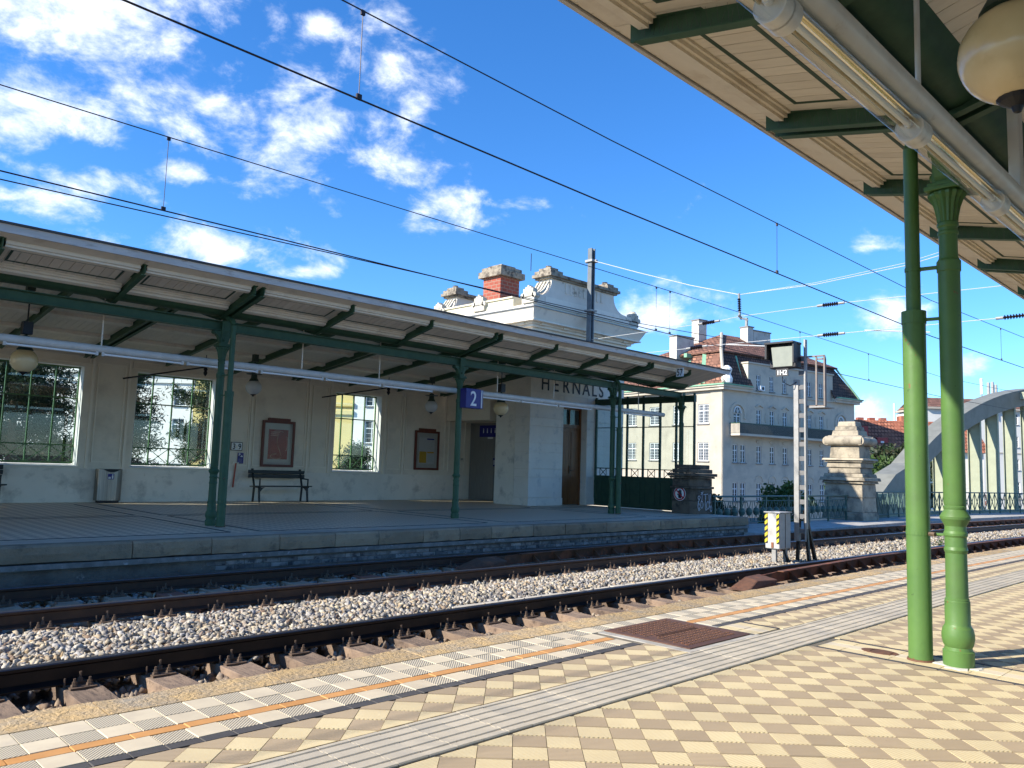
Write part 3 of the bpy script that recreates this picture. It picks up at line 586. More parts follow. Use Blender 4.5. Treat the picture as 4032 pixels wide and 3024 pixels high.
def station_window(x0, x1, nb):
    y = 21.0; w = MB()
    w.box(x0, x1, y, y+.035, .905, .945)
    fr = w.build('window', m_wframe, SB)
    for z0, z1 in ((3.185, 3.225), (1.325, 1.355), (2.445, 2.475)): MB().box(x0, x1, y, y+.035, z0, z1).build('glazing_rail', m_wframe, fr)
    pw = (x1-x0)/nb
    mm = MB()
    for i in range(nb+1):
        xx = min(max(x0+i*pw, x0+.015), x1-.015)
        MB().box(xx-.014, xx+.014, y-.005, y+.04, .905, 3.225).build('mullion', m_wframe, fr)
    for i in range(nb):
        a, b = x0+i*pw+.015, x0+(i+1)*pw-.015
        d = MB(); d.bar((a, y+.012, .945), (b, y+.012, 1.325), .014); d.bar((a, y+.022, 1.325), (b, y+.022, .945), .014); d.cyl(((a+b)/2, y, 1.135), ((a+b)/2, y+.03, 1.135), .022, n=10)
        d.build('cross_brace', m_wframe, fr)
        for z0, z1 in ((.945, 1.325), (1.355, 2.445), (2.475, 3.185)):
            MB().box(a, b, y+.016+(i % 2)*.001, y+.0195+(i % 2)*.001, z0, z1).build('pane', m_glass, fr)
    # reveals: white-painted jambs, head and sloping sill
    r_ = MB().box(x0-.004, x0+.006, WY-.004, 21.099, Z0, Z1).build('reveal', m_reveal, fr)
    MB().box(x1-.006, x1+.004, WY-.004, 21.099, Z0, Z1).build('reveal', m_reveal, fr)
    MB().box(x0, x1, WY-.004, 21.099, Z1-.006, Z1+.004).build('reveal', m_reveal, fr)
    MB().hexa([(x0-.03, WY-.05, Z0-.03), (x1+.03, WY-.05, Z0-.03), (x1+.03, 21.14, Z0-.03), (x0-.03, 21.14, Z0-.03), (x0-.03, WY-.05, Z0-.008), (x1+.03, WY-.05, Z0-.008), (x1+.03, 21.14, Z0+.03), (x0-.03, 21.14, Z0+.03)]).build('sill', m_reveal, fr)
for a, b, k in WIN: station_window(a, b, k)
m_mould = M('wall_moulding_plaster', (0.83, 0.745, 0.61), (0.79, 0.71, 0.58), rough=0.85, scale=2)
def panel(x0, x1, z0, z1, w=.03, t=.03):
    p = MB().box(x0, x0+w, WY-t, WY, z0, z1).box(x1-w, x1, WY-t, WY, z0, z1).box(x0+w, x1-w, WY-t, WY, z0, z0+w).box(x0+w, x1-w, WY-t, WY, z1-w, z1)
    p.build('wall_panel', m_mould, SB)
for a, b in ((6.32, 6.98), (.75, 1.35), (2.2, 3.6), (9.66, 10.28), (12.2, 12.74), (14.92, 15.46), (17.45, 18.2)): panel(a, b, .95, 3.35)
for a, b in ((10.42, 12.02), (15.62, 17.3)): panel(a, b, .95, 3.42)
for a, b, k in WIN: panel(a-.13, b+.13, 3.29, 3.47, .02)
for a, b, k in WIN:
    MB().box(a-.1, b+.1, WY-.032, WY-.012, .70, .79).box(a+.35, b-.35, WY-.0315, WY-.012, .64, .70).build('window_apron', m_dado, SB)
for xx in (6.22, 7.06, 9.5, 10.33, 12.1, 12.83, 14.82, 15.54, 3.7, 1.5): MB().box(xx-.03, xx+.03, WY-.035, WY, ZD, 3.6).build('pilaster_strip', m_mould, SB)
# ---- tower
TX0, TX1, TY0, TY1 = 17.3, 21.9, 16.75, 21.5
tb = MB()
tb.box(17.32, 18.80, 16.77, 18.25, 0, 3.45).box(20.0, 21.88, 16.77, 21.4, 0, 3.45).box(18.80, 20.0, 16.77, 17.4, 3.12, 3.45).box(18.80, 20.0, 17.05, 21.4, 0, 3.12).box(18.45, 18.80, 18.25, 21.4, 0, 3.45)
tb.build('tower_core', m_dado, SB)
m_twr = M('tower_white_paint', (0.80, 0.74, 0.65), (0.75, 0.69, 0.60), rough=0.8, scale=1.6, bump=0.05, bscale=30, dirt=((0.42, 0.42, 0.41), 2.6, 0.55, 0.8))
zc = [0, .245, .87, 1.12, 1.63, 1.91, 2.42, 2.68, 3.18, 3.45]
for i, (a, b) in enumerate(zip(zc, zc[1:])):
    pj = .03 if i == 0 else 0
    mt = m_twr if b < 3.3 else m_wall
    MB().box(17.3-pj, 18.82, 16.75-pj, 17.38, a+.006, b-.006).build('ashlar_course', mt, SB, .005)
    if b < 3.2: MB().box(19.98, 21.9, 16.75-pj, 17.2, a+.006, b-.006).build('ashlar_course', mt, SB, .005)
MB().box(19.98, 21.9, 16.752, 17.2, 3.186, 3.44).box(18.83, 19.97, 16.752, 17.2, 3.125, 3.44).build('lintel_course', m_wall, SB)
MB().box(17.31, 18.0, 17.39, 18.24, .006, 3.45).build('side_wall', m_dado, SB)
for a, b in ((3.45, 4.6), (4.6, 5.05)): MB().box(17.3, 21.9, 16.75, 21.45, a, b).build('upper_wall', m_white if a > 4 else m_wall, SB)
cz = [(5.05, 5.16, .05), (5.16, 5.26, .10), (5.26, 5.42, .05), (5.42, 5.50, .16), (5.50, 5.60, .22)]
for a, b, p in cz: MB().box(17.3-p, 21.9+p, 16.75-p, 21.45+p, a, b-.001).build('cornice_band', m_white, SB)
MB().hexa([(16.95, 16.40, 5.60), (22.25, 16.40, 5.60), (22.25, 21.8, 5.60), (16.95, 21.8, 5.60), (16.78, 16.22, 5.93), (22.42, 16.22, 5.93), (22.42, 22.0, 5.93), (16.78, 22.0, 5.93)]).box(16.9, 22.3, 16.35, 21.85, 5.56, 5.60).build('cornice', m_white, SB)
MB().box(16.74, 22.46, 16.18, 22.04, 5.93, 5.955).build('cornice_flashing', M('grey_zinc', (0.30, 0.31, 0.31), (0.24, 0.25, 0.25), rough=0.5, metal=0.4, scale=5), SB)
dm = MB().box(-.13, .13, -.22, 0, -.075, 0).mesh('dentil_block', m_white, .01)
for k in range(5): link('dentil_block', dm, SB, (17.55+k*1.02, 16.70, 5.558))
for k in range(5): link('dentil_block', dm, SB, (17.25, 17.0+k*1.02, 5.558), (0, 0, R(-90)))
MB().box(16.98, 22.2, 16.45, 21.8, 5.956, 6.08).build('parapet_base', m_white, SB)
MB().box(17.02, 17.42, 17.35, 20.65, 6.08, 6.36).build('parapet', m_creaml, SB)
MB().box(16.97, 17.47, 17.35, 20.65, 6.36, 6.41).build('parapet_coping', m_creaml, SB)
MB().box(21.7, 22.1, 17.35, 20.65, 6.08, 6.38).build('parapet', m_white, SB)
MB().box(17.42, 21.7, 17.3, 20.7, 6.08, 6.15).build('tower_roof', M('roof_felt', (0.16, 0.16, 0.16), (0.2, 0.2, 0.2), scale=3), SB)
def palmette(x, y, rz):
    mb = MB(xf=lambda p: (x+p[0]*math.cos(rz)-p[1]*math.sin(rz), y+p[0]*math.sin(rz)+p[1]*math.cos(rz), p[2]))
    mb.box(-.26, .26, -.08, .08, 6.1, 6.30)
    for i in range(-2, 3): mb.cyl((i*.085, -.09, 6.3), (i*.085, -.09, 6.62-abs(i)*.05), .042, .042, 8); mb.box(i*.085-.04, i*.085+.04, -.08, .08, 6.28, 6.64-abs(i)*.05)
    for s_ in (-1, 1): mb.cyl((s_*.24, -.12, 6.33), (s_*.24, .08, 6.33), .085, .085, 12)
    mb.build('palmette_ornament', m_capst2, SB)
m_capst2 = M('ornament_render', (0.60, 0.57, 0.48), (0.42, 0.39, 0.32), rough=0.9, scale=8, dirt=((0.25, 0.23, 0.19), 6, 0.55, 0.7))
for yy in (16.62, 18.85, 20.9): palmette(17.0, yy, R(90))
for xx in (22.1,): palmette(xx, 16.6, 0)
def pediment(y0, y1, nm):
    pl = [(17.0, 6.08), (21.75, 6.08), (21.75, 6.34), (21.4, 6.38)]
    for i in range(1, 8):
        a = i/7*math.pi/2; pl.append((21.4-.60*math.sin(a), 6.92-.54*math.cos(a)))
    pl += [(20.8, 6.97), (17.72, 6.97)]
    for i in range(7, 0, -1):
        a = i/7*math.pi/2; pl.append((17.22+.5*math.sin(a), 6.92-.54*math.cos(a)))
    pl += [(17.22, 6.38), (17.0, 6.34)]
    p = MB().prism(pl, lambda a, b, t: (a, t, b), y0, y1).build('pediment', m_peel, SB)
    MB().box(17.62, 20.9, y0-.07, y1+.07, 6.97, 7.03).box(17.53, 20.98, y0-.14, y1+.12, 7.03, 7.12).build('pediment_coping', m_capst, p)
    for xx in (17.86, 20.65):
        MB().box(xx-.28, xx+.28, y0-.08, y1+.06, 7.12, 7.23).box(xx-.18, xx+.18, y0+.03, y1-.03, 7.23, 7.33).lathe([(.0, 0), (.10, 0), (.12, .03), (.08, .06), (.10, .09), (0.0, .10)], xx, (y0+y1)/2, 7.33, 12).build('pediment_cap', m_capst, p)
    for k in range(9): MB().box(18.35+k*.22, 18.44+k*.22, y0-.03, y0, 6.60, 6.92).build('flute', m_peel, p)
    for k in range(4): MB().prism([(17.70, 6.90), (17.50, 6.55), (17.30, 6.42), (17.26, 6.46), (17.45, 6.60), (17.66, 6.90)], lambda a, b, t: (a, t, b), y0+.05+k*.145, y0+.12+k*.145).build('scroll_flute', m_capst2, p)
    MB().box(17.45, 21.1, y0-.02, y0, 6.12, 6.36).build('pediment_panel', m_white, p)
pediment(16.40, 16.95, 'front'); pediment(20.85, 21.4, 'rear')
def brickx(c1, c2, mort, sc, bw=.5, bh=.25):
    def f(t, vec, col, mixc, rng_, noise):
        b = t.nodes.new('ShaderNodeTexBrick'); b.inputs['Scale'].default_value = sc; b.inputs['Color1'].default_value = (*c1, 1); b.inputs['Color2'].default_value = (*c2, 1); b.inputs['Mortar'].default_value = (*mort, 1)
        b.inputs['Mortar Size'].default_value = .03; b.inputs['Brick Width'].default_value = bw; b.inputs['Row Height'].default_value = bh
        sx = t.nodes.new('ShaderNodeSeparateXYZ'); t.links.new(vec, sx.inputs[0]); ad = t.nodes.new('ShaderNodeMath'); ad.operation = 'ADD'; t.links.new(sx.outputs[0], ad.inputs[0]); t.links.new(sx.outputs[1], ad.inputs[1])
        cx = t.nodes.new('ShaderNodeCombineXYZ'); t.links.new(ad.outputs[0], cx.inputs[0]); t.links.new(sx.outputs[2], cx.inputs[1]); t.links.new(cx.outputs[0], b.inputs['Vector'])
        iv = t.nodes.new('ShaderNodeMath'); iv.operation = 'SUBTRACT'; iv.inputs[0].default_value = 1; t.links.new(b.outputs['Fac'], iv.inputs[1])
        return b.outputs['Color'], iv.outputs[0]
    return f
m_brick = M('red_brick', (0.4, 0.1, 0.06), rough=0.85, bump=0.5, bdist=0.01, extra=brickx((0.36, 0.085, 0.05), (0.27, 0.065, 0.04), (0.30, 0.18, 0.13), 2.1))
ch = MB().box(17.75, 18.62, 18.72, 19.55, 6.1, 7.42).build('chimney', m_brick, SB)
MB().box(17.72, 18.65, 18.69, 19.58, 6.1, 6.62).build('chimney_base', m_creaml, ch)
MB().box(17.62, 18.75, 18.58, 19.68, 7.42, 7.62).box(17.70, 18.67, 18.66, 19.60, 7.62, 7.76).box(17.85, 18.5, 18.8, 19.45, 7.76, 7.84).build('chimney_cap', m_capst, ch)
rod = MB().cyl((18.7, 19.6, 6.2), (18.7, 19.6, 8.1), .012, n=6).build('lightning_rod', m_rail, SB)
MB().cyl((17.3, 16.9, 7.2), (17.3, 16.9, 7.75), .012, n=6).build('lightning_rod', m_rail, SB)
# ---- tower door
m_door = M('varnished_door_wood', (0.235, 0.095, 0.03), (0.17, 0.065, 0.022), rough=0.4, scale=3, stretch=(9, 9, 1), bump=0.05, bscale=30)
dr = MB().box(18.82, 18.90, 16.99, 17.06, 0, 3.12).box(19.90, 19.98, 16.99, 17.06, 0, 3.12).box(18.90, 19.90, 16.99, 17.06, 3.05, 3.12).box(18.90, 19.90, 16.97, 17.06, 2.46, 2.56).build('door', m_door, SB)
for a, b in ((18.905, 19.395), (19.405, 19.895)):
    lf = MB().box(a, b, 17.01, 17.05, .01, 2.455)
    l_ = lf.build('door_leaf', m_door, dr)
    for z0, z1 in ((.12, .95), (1.08, 2.36)):
        MB().box(a+.07, b-.07, 17.000, 17.01, z0, z1).box(a+.10, b-.10, 16.990, 17.0, z0+.03, z1-.03).build('door_panel', m_door, dr, .006)
MB().box(18.905, 19.895, 17.02, 17.025, 2.57, 3.04).build('transom_pane', glassmat('transom_glass', (0.55, 0.6, 0.62)), dr)
MB().box(19.39, 19.41, 16.985, 17.03, 2.57, 3.04).build('transom_mullion', m_door, dr)
MB().cyl((19.43, 16.94, 1.10), (19.52, 16.94, 1.10), .012, n=8).box(19.415, 19.445, 16.985, 17.0, 1.0, 1.25).build('door_handle', m_bolt, dr)
MB().box(18.82, 18.826, 16.76, 17.0, .01, 3.11).box(19.974, 19.98, 16.76, 17.0, .01, 3.11).build('door_reveal', m_twr, dr)
# ---- lettering
def textmesh(s_, size, extr=.004, bold=0.0, sx=1.0):
    cu = bpy.data.curves.new('t', 'FONT'); cu.body = s_; cu.size = size; cu.extrude = extr; cu.offset = bold; cu.align_x = 'CENTER'
    o = bpy.data.objects.new('t', cu); COL.objects.link(o); bpy.context.view_layer.update()
    me = bpy.data.meshes.new_from_object(o.evaluated_get(bpy.context.evaluated_depsgraph_get())); bpy.data.objects.remove(o); bpy.data.curves.remove(cu)
    if sx != 1: me.transform(Matrix.Diagonal((sx, 1, 1, 1)))
    return me
m_black = M('black_paint', (0.012, 0.012, 0.014), rough=0.5); m_whitep = M('white_enamel', (0.78, 0.78, 0.76), rough=0.35)
m_letter = M('black_lettering', (0.015, 0.014, 0.016), rough=0.6)
def text(s_, size, mat, loc, rz, parent, name='lettering', bold=0.0, sx=1.0, extr=.004):
    me = textmesh(s_, size, extr, bold, sx); me.materials.clear(); me.materials.append(mat); me.name = name
    return link(name, me, parent, loc, (R(90), 0, rz))
for c, xx in zip('HERNALS', (17.94, 18.42, 18.90, 19.40, 19.89, 20.30, 20.66)): text(c, .62, m_letter, (xx, 16.742, 3.545), 0, SB, 'letter', .004, .9)
# ---- lift recess in the tower side
m_steel = M('brushed_steel', (0.33, 0.33, 0.33), (0.27, 0.27, 0.27), rough=0.38, metal=0.75, scale=4, stretch=(12, 12, .6))
m_blue = M('sign_blue', (0.012, 0.012, 0.17), rough=0.35)
ls = MB().box(18.40, 18.45, 18.55, 20.65, 0, 2.6).build('lift_front', m_steel, SB)
MB().box(18.385, 18.40, 18.95, 19.42, .02, 2.05).build('lift_door', m_steel, ls); MB().box(18.385, 18.40, 19.43, 19.90, .02, 2.05).build('lift_door', m_steel, ls)
MB().box(18.36, 18.39, 19.2, 20.15, 2.13, 2.52).build('lift_sign', m_blue, ls)
for k in range(4):
    y = 19.95-k*.19; MB().box(18.355, 18.36, y-.018, y+.018, 2.26, 2.36).cyl((18.354, y, 2.395), (18.36, y, 2.395), .02, n=8).build('sign_pictogram', m_whitep, ls)
MB().box(18.375, 18.385, 19.35, 19.45, 1.15, 1.42).build('lift_notice', m_blue, ls)
MB().box(18.371, 18.375, 19.375, 19.392, 1.2, 1.36).box(18.371, 18.375, 19.408, 19.425, 1.2, 1.36).build('notice_symbol', m_whitep, ls)
MB().box(18.37, 18.385, 19.5, 19.75, 2.07, 2.12).build('lift_label', m_whitep, ls)
MB().box(18.0, 18.46, 18.25, 18.56, 0, 3.45).build('lift_jamb', m_dado, SB)
MB().box(17.32, 18.46, 18.56, 20.69, 2.62, 3.45).build('lift_lintel', m_wall, SB)
m_tagp = M('black_spray', (0.03, 0.03, 0.035), rough=0.6)
def graffiti(pts_list, fn, r_, mat, parent, name='graffiti'):
    mb = MB()
    for pts in pts_list: mb.tube([fn(a, b) for a, b in pts], r_, 5)
    return mb.build(name, mat, parent)
def arc(cx, cy, r_, a0, a1, n=10, ry=None): return [(cx+r_*math.cos(R(a0+(a1-a0)*i/n)), cy+(ry or r_)*math.sin(R(a0+(a1-a0)*i/n))) for i in range(n+1)]
gl = [arc(.05, .08, .05, 60, 300), [(.17, .13), (.12, .12), (.16, .07), (.11, .03)], [(.20, .02), (.21, .10), (.25, .08)], [(.27, .02), (.28, .11), (.31, .06), (.34, .11), (.36, .02)]]
graffiti(gl, lambda a, b: (17.72+a*1.1, WY-.031, 1.25+b*1.3), .006, m_tagp, SB)
# ---- brackets of the old gas lamps above the windows
for xx in (8.0, 13.6):
    b_ = thing('wall_bracket', (xx, WY, 3.2), 'thin black iron bracket arm sticking out of the wall above the '+('middle' if xx < 10 else 'narrow right')+' window', 'bracket', 'iron wall brackets')
    MB().bar((xx-1.1, WY-.01, 3.02), (xx+.55, WY-1.25, 3.42), .03, .035).build('arm', m_black, b_)
    MB().cyl((xx+.45, WY-1.17, 3.40), (xx+.45, WY-1.17, 3.9), .01, n=6).build('rod', m_black, b_)
    MB().lathe([(0, 0), (.03, .04), (.05, .09), (.03, .14), (.055, .18), (.02, .24), (0, .25)], xx+.45, WY-1.17, 3.16, 10).build('finial', m_black, b_)
# ================================================================ canopies
m_roofd = M('roof_sheet', (0.05, 0.045, 0.045), (0.075, 0.07, 0.065), rough=0.7, scale=4)
m_fascia = M('fascia_board', (0.58, 0.56, 0.53), (0.50, 0.48, 0.45), rough=0.65, scale=3, dirt=((0.26, 0.22, 0.18), 5, 0.56, 0.72), stretch=(.6, 3, 3))
m_tube = M('light_pipe_enamel', (0.66, 0.64, 0.58), (0.60, 0.57, 0.51), rough=0.35, scale=6, dirt=((0.42, 0.37, 0.30), 7, 0.6, 0.75))
m_fluor = M('fluorescent_glass', (0.86, 0.86, 0.83), rough=0.15)
BAY = 5.485
def zb(v): return 3.68+.235*v if v >= 0 else (3.68-.26*v if v > -2.0 else 4.20+.12*(v+2.0))       # underside of the boards
COLP = [(.105, 0), (.108, .02), (.108, .095), (.098, .10), (.094, .12), (.104, .135), (.113, .17), (.113, .20), (.104, .235), (.092, .25), (.088, .26), (.088, .40), (.084, .405), (.084, .415), (.078, .42),
        (.075, .70), (.080, .71), (.084, .72), (.080, .735), (.077, .74), (.076, .80), (.084, .812), (.084, .825), (.076, .84), (.075, .87), (.090, .895), (.105, .915), (.107, .93), (.095, .95), (.082, .965), (.076, .975), (.080, .985), (.080, .995), (.073, 1.0),
        (.079, 1.02), (.080, 2.2), (.080, 2.53), (.087, 2.535), (.088, 2.60), (.080, 2.61), (.072, 2.62), (.068, 2.64), (.067, 2.78), (.075, 2.785), (.075, 2.80), (.068, 2.81), (.068, 2.83), (.078, 2.84), (.078, 2.86), (.070, 2.87)]
COLP = [(r*.83, z) for r, z in COLP]
CAPP = [(r*.9, z) for r, z in [(.070, 2.87), (.073, 2.90), (.088, 2.97), (.108, 3.02), (.128, 3.045), (.130, 3.06), (.118, 3.07), (.09, 3.075)]]
def canopy(sgn, yc, colx, x0, x1, label, pipes, vis, rear_hole=None, lighter=False):
    Y = lambda v: yc+sgn*v
    K = thing('platform_canopy', (colx[0], yc, 0), label, 'canopy', 'platform canopies')
    mcol = m_greenl if lighter else m_green
    # roof sheet with eave
    pr = [(v, zb(v)+.035) for v in (1.45, 0, -2.0, -7.25)]
    def roof_piece(a, b, vs_):
        p = [(v, zb(v)+.03) for v in vs_]+[(v, zb(v)+.075) for v in reversed(vs_)]
        MB().prism(p, lambda q, z, t: (t, Y(q), z), a, b).build('roof', m_roofd, K)
    if rear_hole:
        roof_piece(x0, rear_hole, (1.445, 0, -2.0, -7.3)); roof_piece(rear_hole, x1, (1.445, 0, -2.0, -3.34))
    else: roof_piece(x0, x1, (1.445, 0, -2.0, -7.3))
    # fascia: white board with a dark drip edge above
    MB().prism([(1.43, zb(1.43)-.02), (1.462, zb(1.43)-.02), (1.48, zb(1.43)+.085), (1.448, zb(1.43)+.085)], lambda q, z, t: (t, Y(q), z), x0, x1+.12).build('fascia', m_fascia, K)
    MB().prism([(1.42, zb(1.43)+.0855), (1.51, zb(1.43)+.0855), (1.51, zb(1.43)+.115), (1.42, zb(1.43)+.115)], lambda q, z, t: (t, Y(q), z), x0, x1+.12).build('drip_edge', m_roofd, K)
    # boards of the front slope
    bw = .137
    bmsh = MB().prism([(.10, zb(.10)), (1.425, zb(1.425)), (1.425, zb(1.425)+.022), (.10, zb(.10)+.022)], lambda q, z, t: (t, sgn*q, z), .0035, bw-.0035).mesh('soffit_board', m_board)
    n = 0; x = x0; jb = MB()
    while x < x1-.02:
        if vis[0] < x < vis[1] and n < 290: link('soffit_board', bmsh, K, (x, yc, 0)); n += 1
        else: jb.prism([(.10, zb(.10)), (1.425, zb(1.425)), (1.425, zb(1.425)+.022), (.10, zb(.10)+.022)], lambda q, z, t: (t, Y(q), z), x+.0035, x+bw-.0035)
        x += bw
    if jb.v: jb.build('soffit_boards', m_board, K, kind='stuff')
    # rear slopes: narrower boards, seen from below only in strips
    rb = MB(); x = x0
    while x < x1:
        lim = -3.3 if (rear_hole and x > rear_hole-.1) else -7.25
        for va, vb in ((-.2, -2.0), (-2.0, lim)):
            rb.prism([(va, zb(va)), (vb, zb(vb)), (vb, zb(vb)+.02), (va, zb(va)+.02)], lambda q, z, t: (t, Y(q), z), x+.003, x+bw-.003)
        x += bw
    rb.build('rear_soffit_boards', m_board, K, kind='stuff')
    # rafters
    rx = []
    k0 = int((x0-colx[0])//(BAY/3)); k1 = int((x1-colx[0])//(BAY/3))
    for k in range(k0, k1+1):
        xc = colx[0]+k*BAY/3
        if xc < x0+.05 or xc > x1-.02: continue
        rx += [(xc-.075, xc), (xc+.075, xc)] if k % 3 == 0 else [(xc, xc)]
    zr = lambda v: zb(v)-.145
    def ibeam(va, vb, tipped):
        mb = MB()
        for (w, lo, hi) in ((.075, 0, .010), (.011, .010, .135), (.075, .135, .1445)):
            e = .05 if (tipped and lo == 0) else 0
            mb.hexa([(-w/2, sgn*va, zr(va)+lo), (w/2, sgn*va, zr(va)+lo), (w/2, sgn*(vb-e), zr(vb-e)+lo), (-w/2, sgn*(vb-e), zr(vb-e)+lo), (-w/2, sgn*va, zr(va)+hi), (w/2, sgn*va, zr(va)+hi), (w/2, sgn*(vb-e), zr(vb-e)+hi), (-w/2, sgn*(vb-e), zr(vb-e)+hi)])
        if tipped: mb.prism([(vb-.05, zr(vb-.05)+.01), (vb-.028, zr(vb-.03)+.035), (vb-.034, zr(vb)+.055), (vb-.008, zr(vb)+.075), (vb-.012, zr(vb)+.11), (vb+.004, zr(vb)+.135), (vb-.06, zr(vb-.06)+.135)], lambda q, z, t: (t, sgn*q, z), -.0054, .0054)
        return mb
    fm_ = ibeam(-.05, 1.26, True).mesh('rafter', m_green); rm1 = ibeam(-2.0, -.05, False).mesh('rear_rafter', m_green); rm2 = ibeam(-7.25, -2.0, False).mesh('rear_rafter', m_green); rm3 = ibeam(-3.3, -2.0, False).mesh('rear_rafter', m_green)
    for xr, xc in rx:
        link('rafter', fm_, K, (xr, yc, 0)); link('rear_rafter', rm1, K, (xr, yc, 0)); link('rear_rafter', rm3 if (rear_hole and xr > rear_hole-.1) else rm2, K, (xr, yc, 0))
    # bays: purlins, mouldings, painted border lines
    ex = sorted(set(c for _, c in rx))
    ex = ([x0] if ex[0]-x0 > .3 else [])+ex
    for a, b in zip(ex, ex[1:]):
        dbl = lambda c: .12 if abs(((c-colx[0])/BAY)-round((c-colx[0])/BAY)) < .01 else .042
        a_, b_ = a+dbl(a), b-dbl(b)
        for (v0, v1, dz, nm) in ((1.06, 1.20, .055, 'eave_purlin'), (1.09, 1.165, .08, 'eave_moulding'), (.28, .44, .05, 'inner_purlin'), (.31, .40, .085, 'inner_moulding'), (.44, .465, .022, 'inner_bead'), (1.035, 1.06, .022, 'eave_bead')):
            MB().prism([(v0, zb(v0)-dz), (v1, zb(v1)-dz), (v1, zb(v1)-.001), (v0, zb(v0)-.001)], lambda q, z, t: (t, Y(q), z), a_+.004, b_-.004).build(nm, m_cream, K)
        MB().prism([(1.205, zb(1.205)-.006), (1.40, zb(1.40)-.006), (1.40, zb(1.40)-.0005), (1.205, zb(1.205)-.0005)], lambda q, z, t: (t, Y(q), z), a_+.004-.04*(a_ > a), b_-.004).build('eave_band', m_cream, K)
        if b_-a_ > .8:
            i0, i1, w, d = a_+.13, b_-.13, .034, .0035
            for (xa, xb, va, vb) in ((i0, i1, .55, .55+w), (i0, i1, .945-w, .945), (i0, i0+w, .55+w, .945-w), (i1-w, i1, .55+w, .945-w)):
                MB().prism([(va, zb(va)-d), (vb, zb(vb)-d), (vb, zb(vb)-.0005), (va, zb(va)-.0005)], lambda q, z, t: (t, Y(q), z), xa, xb).build('painted_border', m_greend2, K)
        for (v0, v1, dz) in ((-4.3, -4.1, .07), (-5.6, -5.45, .07), (-6.9, -6.6, .12)):
            if rear_hole and b_ > rear_hole: continue
            MB().prism([(v0, zb(v0)-dz), (v1, zb(v1)-dz), (v1, zb(v1)-.001), (v0, zb(v0)-.001)], lambda q, z, t: (t, Y(q), z), a_, b_).build('rear_purlin', m_cream, K)
    MB().prism([(-3.42, zb(-3.42)-.13), (-3.36, zb(-3.36)-.13), (-3.36, zb(-3.36)-.02), (-3.42, zb(-3.42)-.02)], lambda q, z, t: (t, Y(q), z), x0, (rear_hole or x1)-.05).build('rear_tie_beam', m_green, K)
    # main beam and valley gutter
    bmz = MB().box(x0, x1-.1, yc-.075, yc+.075, 3.35, 3.364).box(x0, x1-.1, yc-.008, yc+.008, 3.364, 3.506).box(x0, x1-.1, yc-.075, yc+.075, 3.506, 3.52)
    bmz.build('main_beam', m_green, K)
    gp = [(-.30, zb(-.3)+.01)]+[(.24*math.cos(R(a)), 3.72+.12*math.sin(R(a))) for a in range(180, 361, 20)]+[(.30, zb(.3)+.01), (.26, zb(.26)+.025), (-.26, zb(-.26)+.025)]
    MB().prism(gp, lambda q, z, t: (t, Y(q), z), x0, x1-.15).build('valley_gutter', m_green, K, smooth=True)
    # columns
    for i, cx in enumerate(colx):
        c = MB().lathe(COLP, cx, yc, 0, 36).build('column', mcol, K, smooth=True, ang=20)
        cp = MB().lathe(CAPP, cx, yc, 0, 32, .10); 
        cp.build('capital', mcol, c)
        hb = MB().box(cx-.11, cx+.11, yc-.11, yc+.11, 3.075, 3.105).box(cx-.095, cx+.095, yc-.095, yc+.095, 3.105, 3.13).box(cx-.065, cx+.065, yc-.07, yc+.07, 3.13, 3.35)
        hb.build('column_head', mcol, c, .004)
        for s_ in (-1, 1):
            MB().prism([(.06, 3.14), (.08, 3.17), (.10, 3.24), (.15, 3.29), (.19, 3.30), (.20, 3.32), (.19, 3.345), (.06, 3.345)], lambda q, z, t: (cx+s_*q, t, z), yc-.05, yc+.05).build('scroll_bracket', mcol, c)
            MB().cyl((cx+s_*.155, yc-.058, 3.315), (cx+s_*.155, yc+.058, 3.315), .03, n=12).build('scroll_eye', mcol, c)
        for s_ in (-1, 1):
            MB().cyl((cx, yc+s_*.07, 3.19), (cx, yc+s_*.085, 3.19), .036, n=16).cyl((cx, yc+s_*.085, 3.19), (cx, yc+s_*.10, 3.19), .024, n=6).build('bolt', mcol, c)
            for q in range(4): MB().box(cx-.05+q*.028, cx-.036+q*.028, yc+s_*.07-.004, yc+s_*.07+.004, 3.235, 3.34).build('head_flute', mcol, c)
            MB().box(cx-.07, cx+.07, yc+s_*.078, yc+s_*.088, 3.345, 3.53).build('splice_plate', mcol, c)
        if lighter:
            MB().prism([(cx+(.125+.025*math.sin(q*2.3)+.02*math.cos(q*5.1))*math.cos(R(q*18)), yc+(.125+.025*math.sin(q*2.3)+.02*math.cos(q*5.1))*math.sin(R(q*18))) for q in range(20)], lambda a, b, t_: (a, b, t_), -.002, .005).build('mortar_collar', m_whitep2, c)
        if i in pipes:
            dx, dv = pipes[i]
            yy = Y(dv); xx = cx+dx
            q = MB().cyl((xx, yy, 0), (xx, yy, 2.27), .072, .072, 24).build('downpipe', mcol, c, smooth=True)
            MB().tube([(xx, yy, 2.27), (xx, yy, 3.42), (xx-.3*dx, yy-sgn*.03, 3.50), (cx, Y(.07), 3.60)], .046, 18).build('upper_downpipe', mcol, c, smooth=True)
            MB().cyl((xx, yy, 0), (xx, yy, .012), .083, .078, 24).build('pipe_foot_rust', m_rust, c)
            MB().cyl((xx, yy, 2.20), (xx, yy, 2.285), .0765, .0765, 24).build('pipe_socket', mcol, c)
            MB().cyl((xx, yy, 2.56), (xx, yy, 2.585), .051, .051, 18).build('pipe_collar', mcol, c)
            MB().cyl((xx, yy, .80), (xx, yy, .825), .0745, .0745, 24).build('pipe_clamp', mcol, c)
            MB().bar((xx, yy, 2.572), (cx, yc, 2.572), .022).bar((xx, yy, 2.225), (cx, yc, 2.225), .02).bar((xx, yy, .812), (cx, yc, .812), .016).build('pipe_tie', mcol, c)
